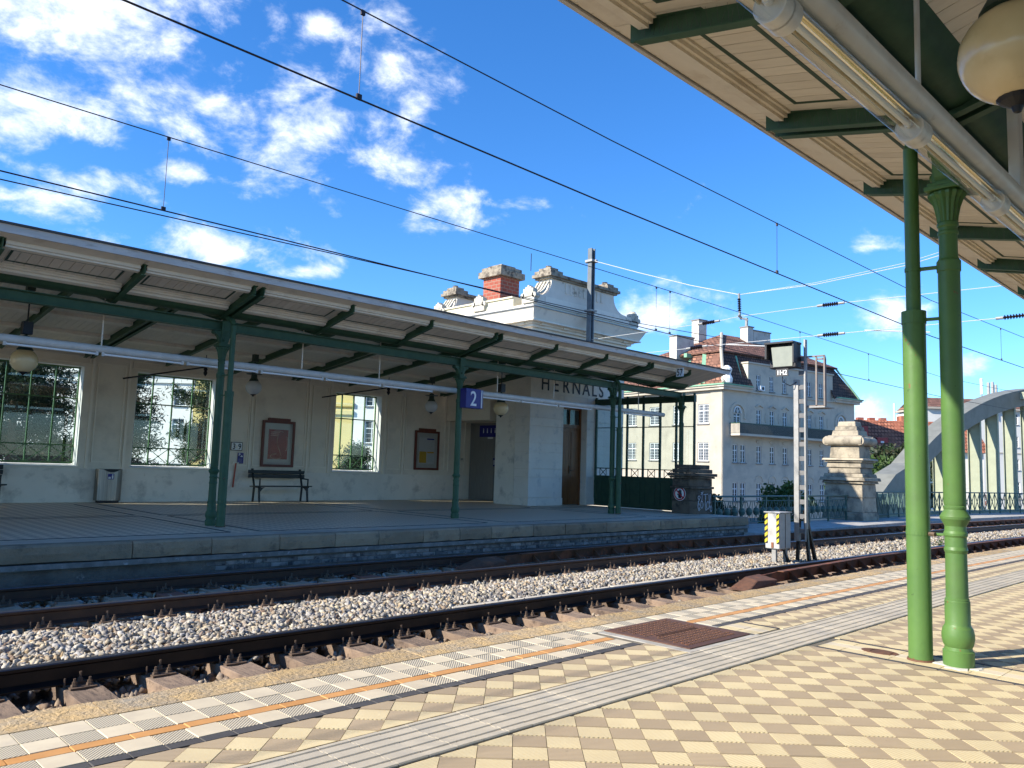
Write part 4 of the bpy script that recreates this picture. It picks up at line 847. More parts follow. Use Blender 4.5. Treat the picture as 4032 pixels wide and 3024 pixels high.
            nx, ny = (xx-cx), (yy-yc)
            MB().cyl((xx-.02, yy-.075, .812), (xx-.035, yy-.115, .812), .014, n=6).build('clamp_bolt', m_bolt, c)
    return K
m_whitep2 = M('mortar_white', (0.62, 0.60, 0.55), (0.5, 0.48, 0.43), rough=0.9, scale=20)
m_greend2 = M('border_green_paint', (0.030, 0.062, 0.034), (0.038, 0.075, 0.042), rough=0.5, scale=5)
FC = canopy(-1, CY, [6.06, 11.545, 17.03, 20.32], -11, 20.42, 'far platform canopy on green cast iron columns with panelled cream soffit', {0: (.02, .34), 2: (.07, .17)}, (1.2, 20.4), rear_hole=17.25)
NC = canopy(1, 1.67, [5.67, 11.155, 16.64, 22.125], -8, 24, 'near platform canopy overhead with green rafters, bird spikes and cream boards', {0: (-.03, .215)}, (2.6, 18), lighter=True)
# bird spikes on the near rafters
sm = M('spike_wire', (0.10, 0.09, 0.08), rough=0.5, metal=0.5)
spk = MB()
for i in range(15):
    v = .2+i*.066
    for k in (-.012, .012): spk.cyl((k, v, zb(v)-.13), (k*3.2+random.uniform(-.012, .012), v+random.uniform(-.012, .012), zb(v)-.035), .0011, .0008, 3, False)
SPK = spk.mesh('bird_spikes', sm)
for k in range(-1, 6):
    for d in ((-.075, .075) if k % 3 == 0 else (0,)): 
        for e in (-.055,):
            o = link('bird_spikes', SPK, NC, (5.67+k*BAY/3+d+e, 1.67, 0), kind='stuff')
# ---------------------------------------------------------------- light pipes
def light_pipe(x0, x1, y, z, label, fixtures, hang, near):
    t = thing('light_pipe', (x0, y, z), label, 'light fitting', 'tubular platform light fittings')
    MB().cyl((x0, y, z), (x1, y, z), .062, .062, 20).build('pipe', m_tube, t, smooth=True)
    for hx in hang:
        if near and hx > 5: MB().box(hx-.045, hx+.045, y-.035, y+.035, z+.03, 4.0).build('hanger_post', m_tube, t, .006)
        else: MB().cyl((hx, y, z+.05), (hx, y, 4.0), .012 if not near else .014, n=8).build('hanger_rod', m_tube if near else m_cream, t)
    for i, (a, b) in enumerate(fixtures):
        if near:
            dy, dz = .035, -.125
            f = MB().cyl((a, y+dy, z+dz), (b, y+dy, z+dz), .060, .060, 24, False).build('acrylic_tube', m_acr, t, smooth=True)
            MB().cyl((a+.05, y+dy, z+dz+.012), (b-.05, y+dy, z+dz+.012), .014, n=12).build('fluorescent_tube', m_fluor, f, smooth=True)
            MB().prism([(.048*math.cos(R(q)), .048*math.sin(R(q))) for q in range(20, 161, 20)]+[(.042*math.cos(R(q)), .042*math.sin(R(q))) for q in range(160, 19, -20)], lambda p, q, t_: (t_, y+dy+p, z+dz+q), a+.03, b-.03).build('reflector', m_refl, f)
            for e, s_ in ((a, -1), (b, 1)):
                MB().cyl((e-.035, y+dy, z+dz), (e+.035, y+dy, z+dz), .068, .068, 24).build('end_cap', m_tube, f, smooth=True)
                MB().cyl((e-s_*.06, y+dy, z+dz+.012), (e, y+dy, z+dz+.012), .019, n=10).build('lamp_holder', m_whitep, f)
        else:
            f = MB().cyl((a, y-.02, z-.085), (b, y-.02, z-.085), .018, .018, 10).build('fluorescent_tube', m_fluor, t, smooth=True)
            for e in (a, b): MB().box(e-.02, e+.02, y-.04, y+.0, z-.11, z-.05).build('lamp_holder', m_tube, f)
    return t
m_acr = glassmat('acrylic', (0.93, 0.93, 0.90)); m_refl = M('tube_reflector', (0.85, 0.76, 0.56), rough=0.16, metal=1.0)
fx = []; x = -4.0
while x < 19.3: fx.append((x, x+1.28)); x += 1.371
fx = [q for q in fx if not any(q[0] < c+.15 and q[1] > c-.15 for c in (11.545, 17.03))]
light_pipe(-5, 19.85, 13.70, 2.83, 'long white light pipe hanging behind the far green columns', fx, (2.0, 4.2, 7.8, 9.6, 13.0, 15.0, 18.6), False)
light_pipe(-3, 20, 1.31, 3.01, 'long cream light pipe with clear acrylic tubes hanging overhead at the near column', [(-.18+1.42*k+.03, -.18+1.42*k+1.39) for k in range(13)], (1.2, 4.05, 5.87, 9.2, 12), True)
# posts carrying the pipe
# ---------------------------------------------------------------- globe lamps
m_gy = M('amber_globe_glass', (0.70, 0.53, 0.28), (0.63, 0.46, 0.23), rough=0.18, scale=3, spec=0.5, dirt=((0.50, 0.36, 0.18), 5, 0.58, 0.8)); m_gw = M('milk_globe_glass', (0.58, 0.58, 0.57), (0.53, 0.53, 0.52), rough=0.15, scale=4, spec=0.6)
def globe(x, y, z, r_, mat, ztop, label, disc):
    t = thing('globe_lamp', (x, y, z), label, 'lamp', 'hanging globe lamps')
    pr = [(r_*math.sin(R(a)), -r_*.97*math.cos(R(a))) for a in range(12, 160, 8)]
    MB().lathe(pr, x, y, z, 28).build('globe', mat, t, smooth=True)
    MB().lathe([(0, -.045), (.012, -.04), (.02, -.02), (r_*.3, .0), (r_*.36, .012), (r_*.3, .03)], x, y, z-r_*.985, 16).build('bottom_cap', m_black, t)
    MB().lathe([(r_*.36, -.02), (r_*.62, 0), (r_*.5, .04), (.075, .07), (.07, .20), (.075, .21), (.02, .23), (.012, .24)], x, y, z+r_*.86, 18).build('neck', m_dgm, t, smooth=True)
    if disc: MB().lathe([(.02, 0), (.19, .0), (.19, .012), (.02, .012)], x, y, z+r_+.13, 18).build('disc', m_dgm, t)
    else: MB().box(x-.07, x+.07, y-.07, y+.07, z+r_+.22, z+r_+.42).build('ballast_box', m_black, t)
    MB().cyl((x, y, z+r_+.2), (x, y, ztop), .012, n=8).build('stem', m_black, t)
    MB().box(x-.06, x+.06, y-.06, y+.06, ztop-.18, ztop).build('ceiling_box', m_dgm, t)
m_dgm = M('lamp_green_metal', (0.022, 0.042, 0.030), (0.03, 0.055, 0.04), rough=0.45, scale=8)
globe(3.25, 14.2, 2.57, .195, m_gy, 3.86, 'amber glass globe lamp over the leftmost station window', False)
globe(13.62, 14.2, 2.58, .185, m_gy, 3.86, 'amber glass globe lamp right of the blue platform number sign', False)
globe(9.14, 18.3, 2.89, .19, m_gw, 3.70, 'milky white globe lamp above the red framed poster', True)
globe(14.72, 18.3, 2.84, .185, m_gw, 3.70, 'milky white globe lamp left of the blue platform number sign', True)
globe(3.14, .69, 2.68, .183, m_gy, 3.9, 'big amber glass globe lamp overhead at the top right corner', False)
for xx in (3.62, 5.72): pass
# ================================================================ furniture on the far platform
m_bench = M('bench_black_green', (0.010, 0.014, 0.014), (0.016, 0.02, 0.02), rough=0.45, scale=10)
def bench(x, label):
    t = thing('platform_bench', (x, 20.3, 0), label, 'bench', 'platform benches'); y = 20.30
    for z, dy in ((.80, .10), (.69, .085)): MB().box(x-.85, x+.85, y+dy, y+dy+.025, z-.05, z+.05).build('back_slat', m_bench, t, .006)
    for k in range(5): MB().box(x-.85, x+.85, y-.36+k*.075, y-.36+k*.075+.06, .415-.004*k, .445-.004*k).build('seat_slat', m_bench, t, .006)
    for s_ in (-.72, .72):
        f = MB().bar((x+s_, y+.02, 0), (x+s_, y-.02, .40), .04, .045).bar((x+s_, y-.36, 0), (x+s_, y-.30, .40), .04, .045).bar((x+s_, y-.02, .40), (x+s_, y+.14, .86), .04, .04).bar((x+s_, y-.38, .40), (x+s_, y+.0, .40), .04, .035)
        f.build('side_frame', m_bench, t)
        MB().bar((x+s_, y+.06, .64), (x+s_, y-.34, .62), .045, .03).bar((x+s_, y-.33, .42), (x+s_, y-.33, .62), .03).build('armrest', m_bench, t)
        MB().cyl((x+s_-.03, y+.14, .87), (x+s_+.03, y+.14, .87), .022, n=8).build('knob', m_bench, t)
        MB().prism([(0, .40), (.16, .40), (.10, .37), (.04, .30), (0, .26)], lambda a, b, t_: (x+s_-(1 if s_ > 0 else -1)*a, t_, b), y-.34, y-.31).build('brace', m_bench, t)
bench(11.05, 'black slatted bench under the red framed poster'); bench(3.62, 'black slatted bench cut off by the left edge of the picture')
m_bin = M('bin_stainless_steel', (0.30, 0.275, 0.245), (0.22, 0.205, 0.185), rough=0.36, metal=1.0, scale=3, stretch=(14, 14, .4))
bn = thing('litter_bin', (6.68, 20.42, 0), 'stainless steel litter bin with blue sticker between the two left windows', 'litter bin')
pl = [(-.27, .16), (-.27, -.08)]+[(-.27+.54*i/8, -.08-.10*math.sin(math.pi*i/8)) for i in range(1, 8)]+[(.27, -.08), (.27, .16)]
MB().prism(pl, lambda a, b, t: (6.69+a, 20.45+b, t), .05, .80).build('body', m_bin, bn, .008)
MB().box(6.47, 6.91, 20.33, 20.58, 0, .05).build('foot', m_black, bn)
MB().prism([(-.2+.4*i/10, .80-.075*math.sin(math.pi*i/10)) for i in range(11)], lambda a, b, t: (6.69+a, t, b), 20.262, 20.30).build('opening', m_black, bn)
MB().box(6.60, 6.74, 20.262, 20.268, .56, .69).build('sticker', m_blue, bn)
MB().box(6.615, 6.665, 20.258, 20.262, .575, .615).cyl((6.705, 20.257, .665), (6.705, 20.262, .665), .012, n=8).box(6.69, 6.72, 20.258, 20.262, .575, .65).build('pictogram', m_whitep, bn)
m_frame = M('red_brown_frame_wood', (0.16, 0.040, 0.022), (0.12, 0.03, 0.018), rough=0.45, scale=4, stretch=(3, 3, 1))
m_mat = M('passepartout', (0.46, 0.44, 0.39), (0.42, 0.40, 0.355), rough=0.6, scale=3, dirt=((0.33, 0.30, 0.25), 3, 0.55, 0.8))
m_pglass = glassmat('case_glass', (0.95, 0.95, 0.95), .015)
def case(x0, x1, z0, z1, label, art):
    t = thing('poster_case', ((x0+x1)/2, WY, z0), label, 'poster case', 'framed wall cases'); y = WY
    f = MB().box(x0, x0+.07, y-.075, y-.017, z0, z1).box(x1-.07, x1, y-.075, y-.017, z0, z1).box(x0+.07, x1-.07, y-.075, y-.017, z0, z0+.07).box(x0+.07, x1-.07, y-.075, y-.017, z1-.07, z1).box(x0+.16, x1-.16, y-.073, y-.017, z1, z1+.075)
    f.build('frame', m_frame, t, .004)
    MB().box(x0+.07, x1-.07, y-.04, y-.018, z0+.07, z1-.07).build('backing', m_mat, t)
    MB().box(x0+.07, x1-.07, y-.062, y-.059, z0+.07, z1-.07).build('pane', m_pglass, t)
    art(t, y-.041)
m_red = M('poster_red', (0.27, 0.013, 0.018), (0.20, 0.008, 0.011), rough=0.5, scale=3); m_pink = M('poster_pink', (0.50, 0.30, 0.24), (0.42, 0.17, 0.15), rough=0.5, scale=6)
def art1(t, y):
    p = MB().box(10.86, 11.46, y-.004, y, 1.16, 1.99).build('poster', m_red, t)
    def cur(pts, w, nm='poster_curve'):
        MB().tube([(a, y-.0045, b) for a, b in pts], w, 4).build(nm, m_pink, p)
    cur(arc(11.15, 1.90, .17, 20, 160, 10, .05), .012); cur([(11.15, 1.85), (11.12, 1.70), (11.16, 1.52), (11.24, 1.36), (11.27, 1.24)], .013); cur(arc(11.12, 1.24, .18, 90, 330, 14, .07), .014); cur(arc(11.40, 1.60, .05, -90, 90, 8, .20), .010)
    for k in range(3): MB().box(10.92, 11.20-.03*k, y-.006, y-.004, 1.90-.045*k, 1.925-.045*k).build('print_line', m_pink, p)
def art2(t, y):
    m_paper = M('paper', (0.50, 0.50, 0.48), rough=0.6); m_yo = M('notice_yellow', (0.50, 0.30, 0.03), rough=0.6); m_map = M('map_print', (0.36, 0.42, 0.38), rough=0.6)
    p = MB().box(16.18, 16.82, y-.004, y, 1.16, 2.02).build('timetable', m_paper, t)
    MB().box(16.50, 16.80, y-.006, y-.004, 1.95, 1.995).build('header', m_blue, p); MB().box(16.2, 16.49, y-.006, y-.004, 1.19, 1.56).build('notice', m_yo, p); MB().box(16.52, 16.80, y-.006, y-.004, 1.51, 1.56).build('notice', m_yo, p)
    for k in range(9): MB().box(16.54, 16.78-.02*(k % 3), y-.006, y-.004, 1.24+.027*k, 1.25+.027*k).build('print_line', m_map, p)
    MB().tube([(16.75, y-.005, 1.9), (16.68, y-.005, 1.84), (16.72, y-.005, 1.74), (16.6, y-.005, 1.66)], .006, 4).build('map_line', m_map, p)
case(10.66, 11.66, .94, 2.235, 'red brown wall case holding a red poster with pale curves', art1)
case(16.0, 17.01, .96, 2.24, 'red brown wall case holding a white and yellow timetable', art2)
sg = thing('kilometre_sign', (9.95, WY, 1.47), 'white enamel plate reading 3 9 on the wall left of the red poster', 'sign')
MB().box(9.78, 10.11, WY-.04, WY-.024, 1.36, 1.585).build('plate', m_black, sg); MB().box(9.797, 10.093, WY-.043, WY-.04, 1.377, 1.568).build('face', m_whitep, sg)
for c, xx in (('3', 9.87), ('9', 10.03)): text(c, .21, m_black, (xx, WY-.046, 1.40), 0, sg, 'digit', .003, .85, .002)
MB().box(9.925, 9.965, WY-.045, WY-.043, 1.42, 1.50).build('worn_patch', m_cream, sg)
sg = thing('notice_sign', (10.08, WY, 1.15), 'narrow blue notice with a white P below the 3 9 plate', 'sign')
MB().box(10.0, 10.165, WY-.03, WY-.018, 1.01, 1.30).build('plate', m_blue, sg); text('P', .10, m_whitep, (10.045, WY-.033, 1.215), 0, sg, 'letter', .002, 1, .001)
MB().box(10.08, 10.14, WY-.032, WY-.03, 1.19, 1.215).box(10.10, 10.12, WY-.0325, WY-.03, 1.215, 1.24).build('pictogram', m_whitep, sg)
for k in range(5): MB().box(10.025, 10.135-.012*(k % 2), WY-.032, WY-.03, 1.03+.025*k, 1.04+.025*k).build('print_line', M('dim_print', (.2, .2, .35)), sg)
sg = thing('red_lever', (9.93, WY, .6), 'thin red bar hanging on the wall between column and bench', 'bar')
MB().bar((9.95, WY-.05, 1.02), (9.90, WY-.06, .37), .035, .02).build('bar', M('red_bar', (0.40, 0.07, 0.04), rough=0.6), sg); MB().box(9.86, 10.03, WY-.045, WY-.012, .99, 1.04).build('holder', m_cream, sg)
# platform number sign
sg = thing('platform_number_sign', (11.78, 13.2, 2.6), 'dark blue box sign with a white 2 on the middle green column', 'sign')
bx = MB().box(11.60, 11.98, 12.98, 13.27, 2.415, 2.85)
R2 = R(-20)
def r2(p): return (11.55+p[0]*math.cos(R2)-p[1]*math.sin(R2), 13.20+p[0]*math.sin(R2)+p[1]*math.cos(R2), p[2])
bx = MB(); bx.hexa([(11.50, 13.10, 2.415), (11.945, 13.10, 2.415), (11.945, 13.30, 2.415), (11.50, 13.30, 2.415), (11.50, 13.10, 2.845), (11.945, 13.10, 2.845), (11.945, 13.30, 2.845), (11.50, 13.30, 2.845)]); bx.build('box', m_blue, sg, .006)
MB().box(11.955, 11.985, 13.105, 13.29, 2.43, 2.83).build('white_edge', m_whitep, sg); MB().box(11.985, 12.0, 13.10, 13.30, 2.415, 2.845).build('end_plate', m_blue, sg)
text('2', .46, m_whitep, (11.715, 13.095, 2.47), 0, sg, 'digit', .004, .85, .003)
sg = thing('hectometre_plate', (18.15, 12.0, 3.83), 'small white plate reading 57 on a rafter near the canopy end', 'sign')
MB().box(18.145, 18.155, 11.90, 12.13, 3.71, 3.945).build('plate', m_whitep, sg)
text('57', .25, m_black, (18.14, 12.015, 3.74), R(-90), sg, 'digits', .003, .75, .002)
# ================================================================ end screen, stone pier
SC = thing('end_screen', (20.4, 14.8, 0), 'dark green glazed iron end screen with solid lower panel between tower and stone pier', 'screen')
for y in (12.98, 13.61, 14.19, 14.82, 15.44, 16.08, 16.7): MB().box(20.37, 20.43, y-.028, y+.028, .96, 3.5).build('post', m_greend, SC)
MB().box(20.375, 20.425, 12.95, 16.73, 1.19, 1.22).build('rail', m_greend, SC); MB().box(20.38, 20.42, 12.95, 16.73, 2.495, 2.52).build('rail', m_greend, SC); MB().box(20.34, 20.46, 12.95, 16.73, 3.24, 3.44).build('head_beam', m_greend, SC)
MB().box(20.37, 20.42, 12.95, 16.73, 0, .96).build('panel', m_greend, SC); MB().box(20.36, 20.43, 12.95, 16.73, .93, .97).build('panel_rail', m_greend, SC)
for k in range(20):
    y = 13.0+k*.19
    if k % 3 != 2: MB().box(20.358, 20.37, y, y+.12, .12, .82).build('panel_board', m_greend, SC)
ys = (12.98, 13.61, 14.19, 14.82, 15.44, 16.08, 16.7)
for a, b in zip(ys, ys[1:]):
    m_ = (a+b)/2; MB().bar((20.4, m_-.12, .97), (20.4, m_+.12, 1.19), .016).bar((20.405, m_+.12, .97), (20.405, m_-.12, 1.19), .016).bar((20.4, m_-.13, .97), (20.4, m_-.13, 1.19), .016).bar((20.4, m_+.13, .97), (20.4, m_+.13, 1.19), .016).build('cross_ornament', m_greend, SC)
    for z0, z1 in ((1.22, 2.495), (2.52, 3.24)): MB().box(20.398, 20.402, a+.03, b-.03, z0, z1).build('pane', m_glass, SC)
m_pier = M('dark_weathered_sandstone', (0.155, 0.125, 0.09), (0.105, 0.085, 0.065), rough=0.95, scale=3, bump=0.5, bscale=25, bdist=0.02, dirt=((0.05, 0.042, 0.034), 3.5, 0.5, 0.66), detail=9, rnd=0.12)
PI_ = thing('stone_pier', (19.8, 12.6, 0), 'dark weathered stone pier with graffiti at the end of the far platform', 'pier')
for z0, z1, p in ((0, .36, 0), (.364, .70, -.004), (.70, .765, .035), (.765, .99, -.01), (.99, 1.05, .05), (1.05, 1.135, .10), (1.135, 1.25, .0), (1.25, 1.375, -.06)):
    x0, x1, y0, y1 = 19.32-p, 20.25+p, 12.27-p, 13.02+p; c = .16
    MB().prism([(x0+c, y0), (x1, y0), (x1, y1), (x0, y1), (x0, y0+c)], lambda a, b, t: (a, b, t), z0, z1-.003).build('stone_block', m_pier, PI_, .012)
m_spray = M('white_spray', (0.50, 0.50, 0.52), rough=0.6)
gl = [arc(.06, .42, .05, 0, 300, 12), [(.11, .42), (.03, .30), (.01, .15), (.06, .05), (.12, .10)], arc(.06, .18, .05, 0, 330, 12, .07), [(.15, .50), (.22, .55), (.20, .35), (.15, .30)], arc(.20, .22, .06, 30, 400, 14, .10), [(.28, .50), (.50, .52)], [(.38, .52), (.37, .25), (.40, .06), (.46, .08)], arc(.50, .20, .07, 60, 420, 14, .11), [(.55, .50), (.56, .28)], [(.62, .52), (.60, .25)], [(.60, .16), (.61, .13)], arc(.66, .10, .045, 0, 340, 10, .08), [(.16, .56), (.27, .58)]]
graffiti(gl, lambda a, b: (19.47+a*1.04, 12.262, .05+b*.98), .010, m_spray, PI_)
RS = thing('prohibition_sign', (19.3, 12.76, .54), 'round red and white no entry sign with a raised hand on the stone pier', 'sign')
m_sred = M('sign_red', (0.42, 0.02, 0.025), rough=0.4)
def ring(x, r0, r1, mat, nm):
    mb = MB(); n = 32; vs = [(x, 12.745+r*math.cos(2*math.pi*i/n), .55+r*math.sin(2*math.pi*i/n)) for r in (r0, r1) for i in range(n)]+[(x+.006, 12.745+r*math.cos(2*math.pi*i/n), .55+r*math.sin(2*math.pi*i/n)) for r in (r0, r1) for i in range(n)]
    mb.add(vs, [(i, (i+1) % n, n+(i+1) % n, n+i) for i in range(n)]+[(n+i, n+(i+1) % n, 3*n+(i+1) % n, 3*n+i) for i in range(n)]); mb.build(nm, mat, RS)
MB().cyl((19.31, 12.745, .55), (19.30, 12.745, .55), .195, n=32).build('disc', m_whitep, RS); ring(19.294, .145, .182, m_sred, 'red_ring')
hd = MB().prism([(-.05, -.10), (.03, -.12), (.06, -.06), (.065, .02), (-.05, .02)], lambda a, b, t: (t, 12.735-a, .54+b), 19.292, 19.299)
for fx_, fl in ((-.042, .075), (-.016, .105), (.012, .11), (.04, .09)): hd.box(19.292, 19.299, 12.735-fx_-.010, 12.735-fx_+.010, .56, .56+fl)
hd.bar((19.2955, 12.775, .50), (19.2955, 12.825, .545), .02, .007, (1, 0, 0)); hd.build('hand', m_black, RS)
MB().bar((19.290, 12.745+.11, .55+.11), (19.290, 12.745-.11, .55-.11), .032, .004, (1, 0, 0)).build('slash', m_sred, RS)
# ================================================================ signal mast and cabinet
m_galv = M('galvanised_steel', (0.31, 0.305, 0.29), (0.26, 0.255, 0.24), rough=0.55, metal=0.3, scale=6, dirt=((0.24, 0.22, 0.20), 5, 0.58, 0.75))
SM = thing('signal_mast', (15.05, 7.17, -.55), 'grey steel signal mast with hooded lantern turned away and 1H2 plate', 'signal mast')
for y, w in ((7.055, .018), (7.235, .05)): MB().box(15.0, 15.09, y-w, y+w, -.1, 3.84 if y < 7.2 else 3.05).build('mast_channel', m_galv, SM, .004)
m_dgs = M('dark_grey_steel', (0.12, 0.12, 0.12), (0.16, 0.155, 0.15), rough=0.6, scale=6)
for k in range(13): MB().box(15.02, 15.07, 7.073, 7.185, .05+k*.28, .14+k*.28).build('rung_plate', m_dgs, SM)
MB().bar((15.05, 7.25, -.58), (15.05, 7.2, .35), .07, .05).bar((15.05, 7.0, -.58), (15.05, 7.08, .35), .07, .05).bar((15.55, 7.1, -.58), (15.07, 7.1, .5), .06).build('mast_foot', m_rail, SM)
m_lback = M('lantern_grey_green', (0.33, 0.35, 0.29), (0.29, 0.31, 0.26), rough=0.6, scale=4)
ln = MB().box(14.80, 15.02, 7.13, 7.69, 3.27, 3.76).build('lantern', m_black, SM, .015)
MB().hexa([(14.785, 7.20, 3.30), (14.785, 7.60, 3.30), (14.79, 7.60, 3.30), (14.79, 7.20, 3.30), (14.70, 7.16, 3.68), (14.70, 7.60, 3.68), (14.79, 7.60, 3.68), (14.79, 7.16, 3.68)]).build('lantern_back', m_lback, ln)
MB().box(14.62, 15.0, 7.11, 7.71, 3.74, 3.775).box(14.64, 14.80, 7.67, 7.71, 3.45, 3.74).box(14.66, 14.80, 7.11, 7.14, 3.35, 3.74).build('hood', m_black, ln)
MB().box(14.75, 14.76, 7.27, 7.53, 3.10, 3.25).build('name_plate', M('plate_grey', (0.06, 0.06, 0.06)), SM); text('1H2', .13, m_whitep, (14.745, 7.40, 3.13), R(-90), SM, 'plate_lettering', .002, 1, .002)
cg = MB()
for a, b in (((15.1, 6.86, 2.52), (15.1, 6.86, 3.50)), ((15.1, 6.70, 2.52), (15.1, 6.70, 3.50)), ((15.1, 7.05, 3.50), (15.1, 6.70, 3.50)), ((15.1, 7.05, 2.52), (15.1, 6.70, 2.52)), ((15.5, 6.86, 2.52), (15.5, 6.86, 3.50)), ((15.1, 6.70, 3.5), (15.5, 6.86, 3.5)), ((15.5, 6.86, 3.5), (15.5, 7.05, 3.5))): cg.bar(a, b, .03)
cg.build('ladder_cage', M('cage_brown_steel', (0.24, 0.20, 0.17), (0.18, 0.15, 0.13), rough=0.7, scale=6), SM); MB().box(15.08, 15.52, 6.69, 7.05, 2.49, 2.515).build('cage_floor', m_galv, SM)
MB().tube([(14.8, 7.42, 3.12), (14.82, 7.40, 2.98), (14.9, 7.3, 2.92), (15.0, 7.22, 3.0)], .008, 5).build('cable', m_black, SM)
CB = thing('relay_cabinet', (14.4, 7.3, -.5), 'grey steel cabinet with yellow and black hazard stripes beside the mast', 'cabinet')
m_cab = M('cabinet_grey', (0.44, 0.43, 0.40), (0.38, 0.37, 0.345), rough=0.6, scale=5, dirt=((0.25, 0.22, 0.19), 4, 0.56, 0.75)); m_yst = M('hazard_yellow', (0.75, 0.58, 0.03), rough=0.5)
MB().box(14.20, 14.66, 7.185, 7.47, -.22, .45).build('box', m_cab, CB, .012); MB().box(14.18, 14.68, 7.165, 7.49, .45, .465).build('lid', m_cab, CB)
MB().box(14.24, 14.31, 7.28, 7.36, -.58, -.22).build('leg', m_galv, CB); MB().box(14.52, 14.6, 7.22, 7.28, -.58, -.22).build('leg', m_galv, CB)
MB().box(14.43, 14.436, 7.178, 7.185, -.20, .43).build('door_seam', m_black, CB); MB().box(14.19, 14.20, 7.30, 7.345, -.20, -.10).build('rust_latch', m_rust, CB)
for yc in (7.215, 7.445):
    MB().box(14.192, 14.20, yc-.026, yc+.026, -.12, .44).build('stripe_ground', m_black, CB)
    for k in range(5): z = -.115+k*.112; MB().add([(14.188, yc+.026, z), (14.188, yc-.026, z+.04), (14.188, yc-.026, min(.44, z+.10)), (14.188, yc+.026, z+.06), (14.192, yc+.026, z), (14.192, yc-.026, z+.04), (14.192, yc-.026, min(.44, z+.10)), (14.192, yc+.026, z+.06)], [(0, 1, 2, 3), (4, 7, 6, 5), (0, 4, 5, 1), (2, 6, 7, 3), (1, 5, 6, 2), (3, 7, 4, 0)]).build('hazard_stripe', m_yst, CB)
MB().tube([(14.5, 7.25, -.25), (14.55, 7.2, -.45), (14.7, 7.15, -.55)], .018, 6).tube([(14.58, 7.27, -.25), (14.66, 7.2, -.5), (14.9, 7.15, -.55)], .015, 6).build('cable', m_black, CB)
# ================================================================ overhead line
m_wire = M('copper_wire_dark', (0.030, 0.022, 0.024), rough=0.5, metal=0.4); m_wirel = M('bright_span_wire', (0.62, 0.62, 0.60), rough=0.4, metal=0.3)
m_ins = M('insulator_brown', (0.022, 0.012, 0.010), rough=0.2)
def oline(pc, pm, drops, label):
    t = thing('overhead_line', pc[0], label, 'overhead wire', 'overhead contact lines')
    MB().tube(pc, .0085, 6).build('contact_wire', m_wire, t); MB().tube(pm, .0065, 6).build('carrier_wire', m_wire, t)
    def ip(p, x):
        for a, b in zip(p, p[1:]):
            if a[0] <= x <= b[0]: s_ = (x-a[0])/(b[0]-a[0]); return Vector(a).lerp(Vector(b), s_)
    for x in drops:
        a, b = ip(pc, x), ip(pm, x)
        MB().cyl(a, b, .004, n=5).build('dropper', m_wire, t); MB().box(a.x-.025, a.x+.025, a.y-.012, a.y+.012, a.z-.005, a.z+.045).build('dropper_clip', m_wire, t); MB().box(b.x-.02, b.x+.02, b.y-.01, b.y+.01, b.z-.04, b.z+.005).build('dropper_clip', m_wire, t)
oline([(-12, 5.85, 4.42), (1.74, 5.8, 4.36), (7.24, 5.78, 4.28), (17.6, 5.55, 4.12), (30, 5.0, 4.1), (60, 2.2, 4.1)], [(-12, 5.85, 5.25), (3.48, 5.8, 5.16), (7.22, 5.78, 5.08), (17.6, 5.55, 4.88), (30, 5.0, 4.95), (60, 2.2, 5.0)], (3.70, 11.2, 22, 27), 'contact line over the near track, the upper pair of wires')
oline([(-12, 9.6, 4.08), (1.81, 9.6, 4.08), (9.5, 9.6, 4.07), (17.6, 9.6, 4.06), (30, 9.2, 4.05), (60, 6.6, 4.1)], [(-12, 9.6, 5.05), (3.47, 9.6, 4.99), (9.2, 9.6, 4.99), (17.6, 9.6, 5.0), (30, 9.2, 4.75), (42, 8.4, 4.9), (60, 6.6, 5.0)], (3.5, 13.6, 14.1, 20, 24.2), 'contact line over the far track, the lower pair of wires')
fd = thing('feeder_wire', (0, 9.5, 4), 'third wire just below the far contact wire', 'overhead wire'); MB().tube([(-12, 9.6, 3.96), (1.82, 9.6, 3.99), (5.8, 9.6, 4.05), (13, 9.7, 4.16), (17.6, 9.75, 4.36)], .007, 6).build('wire', m_wire, fd)
PO = thing('catenary_pole', (19.15, 16.02, 4.1), 'grey steel catenary pole rising behind the far canopy in front of the tower', 'pole')
MB().box(19.06, 19.10, 15.94, 16.10, 4.1, 8.15).box(19.20, 19.24, 15.94, 16.10, 4.1, 8.15).box(19.10, 19.20, 16.01, 16.03, 4.1, 8.15).build('shaft', M('pole_grey', (0.145, 0.165, 0.175), (0.115, 0.13, 0.14), rough=0.6, scale=5), PO)
MB().box(19.0, 19.30, 15.88, 16.16, 7.70, 7.77).build('cross_plate', m_galv, PO); MB().box(19.0, 19.30, 15.88, 16.16, 6.1, 6.16).build('cross_plate', m_galv, PO); MB().cyl((19.15, 15.8, 7.735), (19.15, 16.25, 7.735), .035, n=8).build('pin', m_galv, PO); MB().box(19.0, 19.3, 15.9, 16.14, 4.02, 4.12).build('base_plate', m_galv, PO)
SW = thing('span_wire', (17.6, 10, 5), 'bright steel span wires with brown insulators crossing both tracks', 'span wire')
X_ = 17.6
def ins(a, b):
    a, b = Vector(a), Vector(b); d = (b-a).normalized(); L = (b-a).length; mb = MB()
    mb.cyl(a, b, .02, n=8)
    for k in range(7): c = a+d*(L*(.2+.1*k)); mb.cyl(c-d*.008, c+d*.012, .052, .03, 10)
    mb.build('insulator', m_ins, SW)
    MB().cyl(a-d*.06, a+d*.07, .03, n=8).build('insulator_fitting', m_galv, SW); MB().cyl(b-d*.07, b+d*.06, .03, n=8).build('insulator_fitting', m_galv, SW)
def wire(pts, r_=.0075): MB().tube(pts, r_, 5).build('wire', m_wirel, SW)
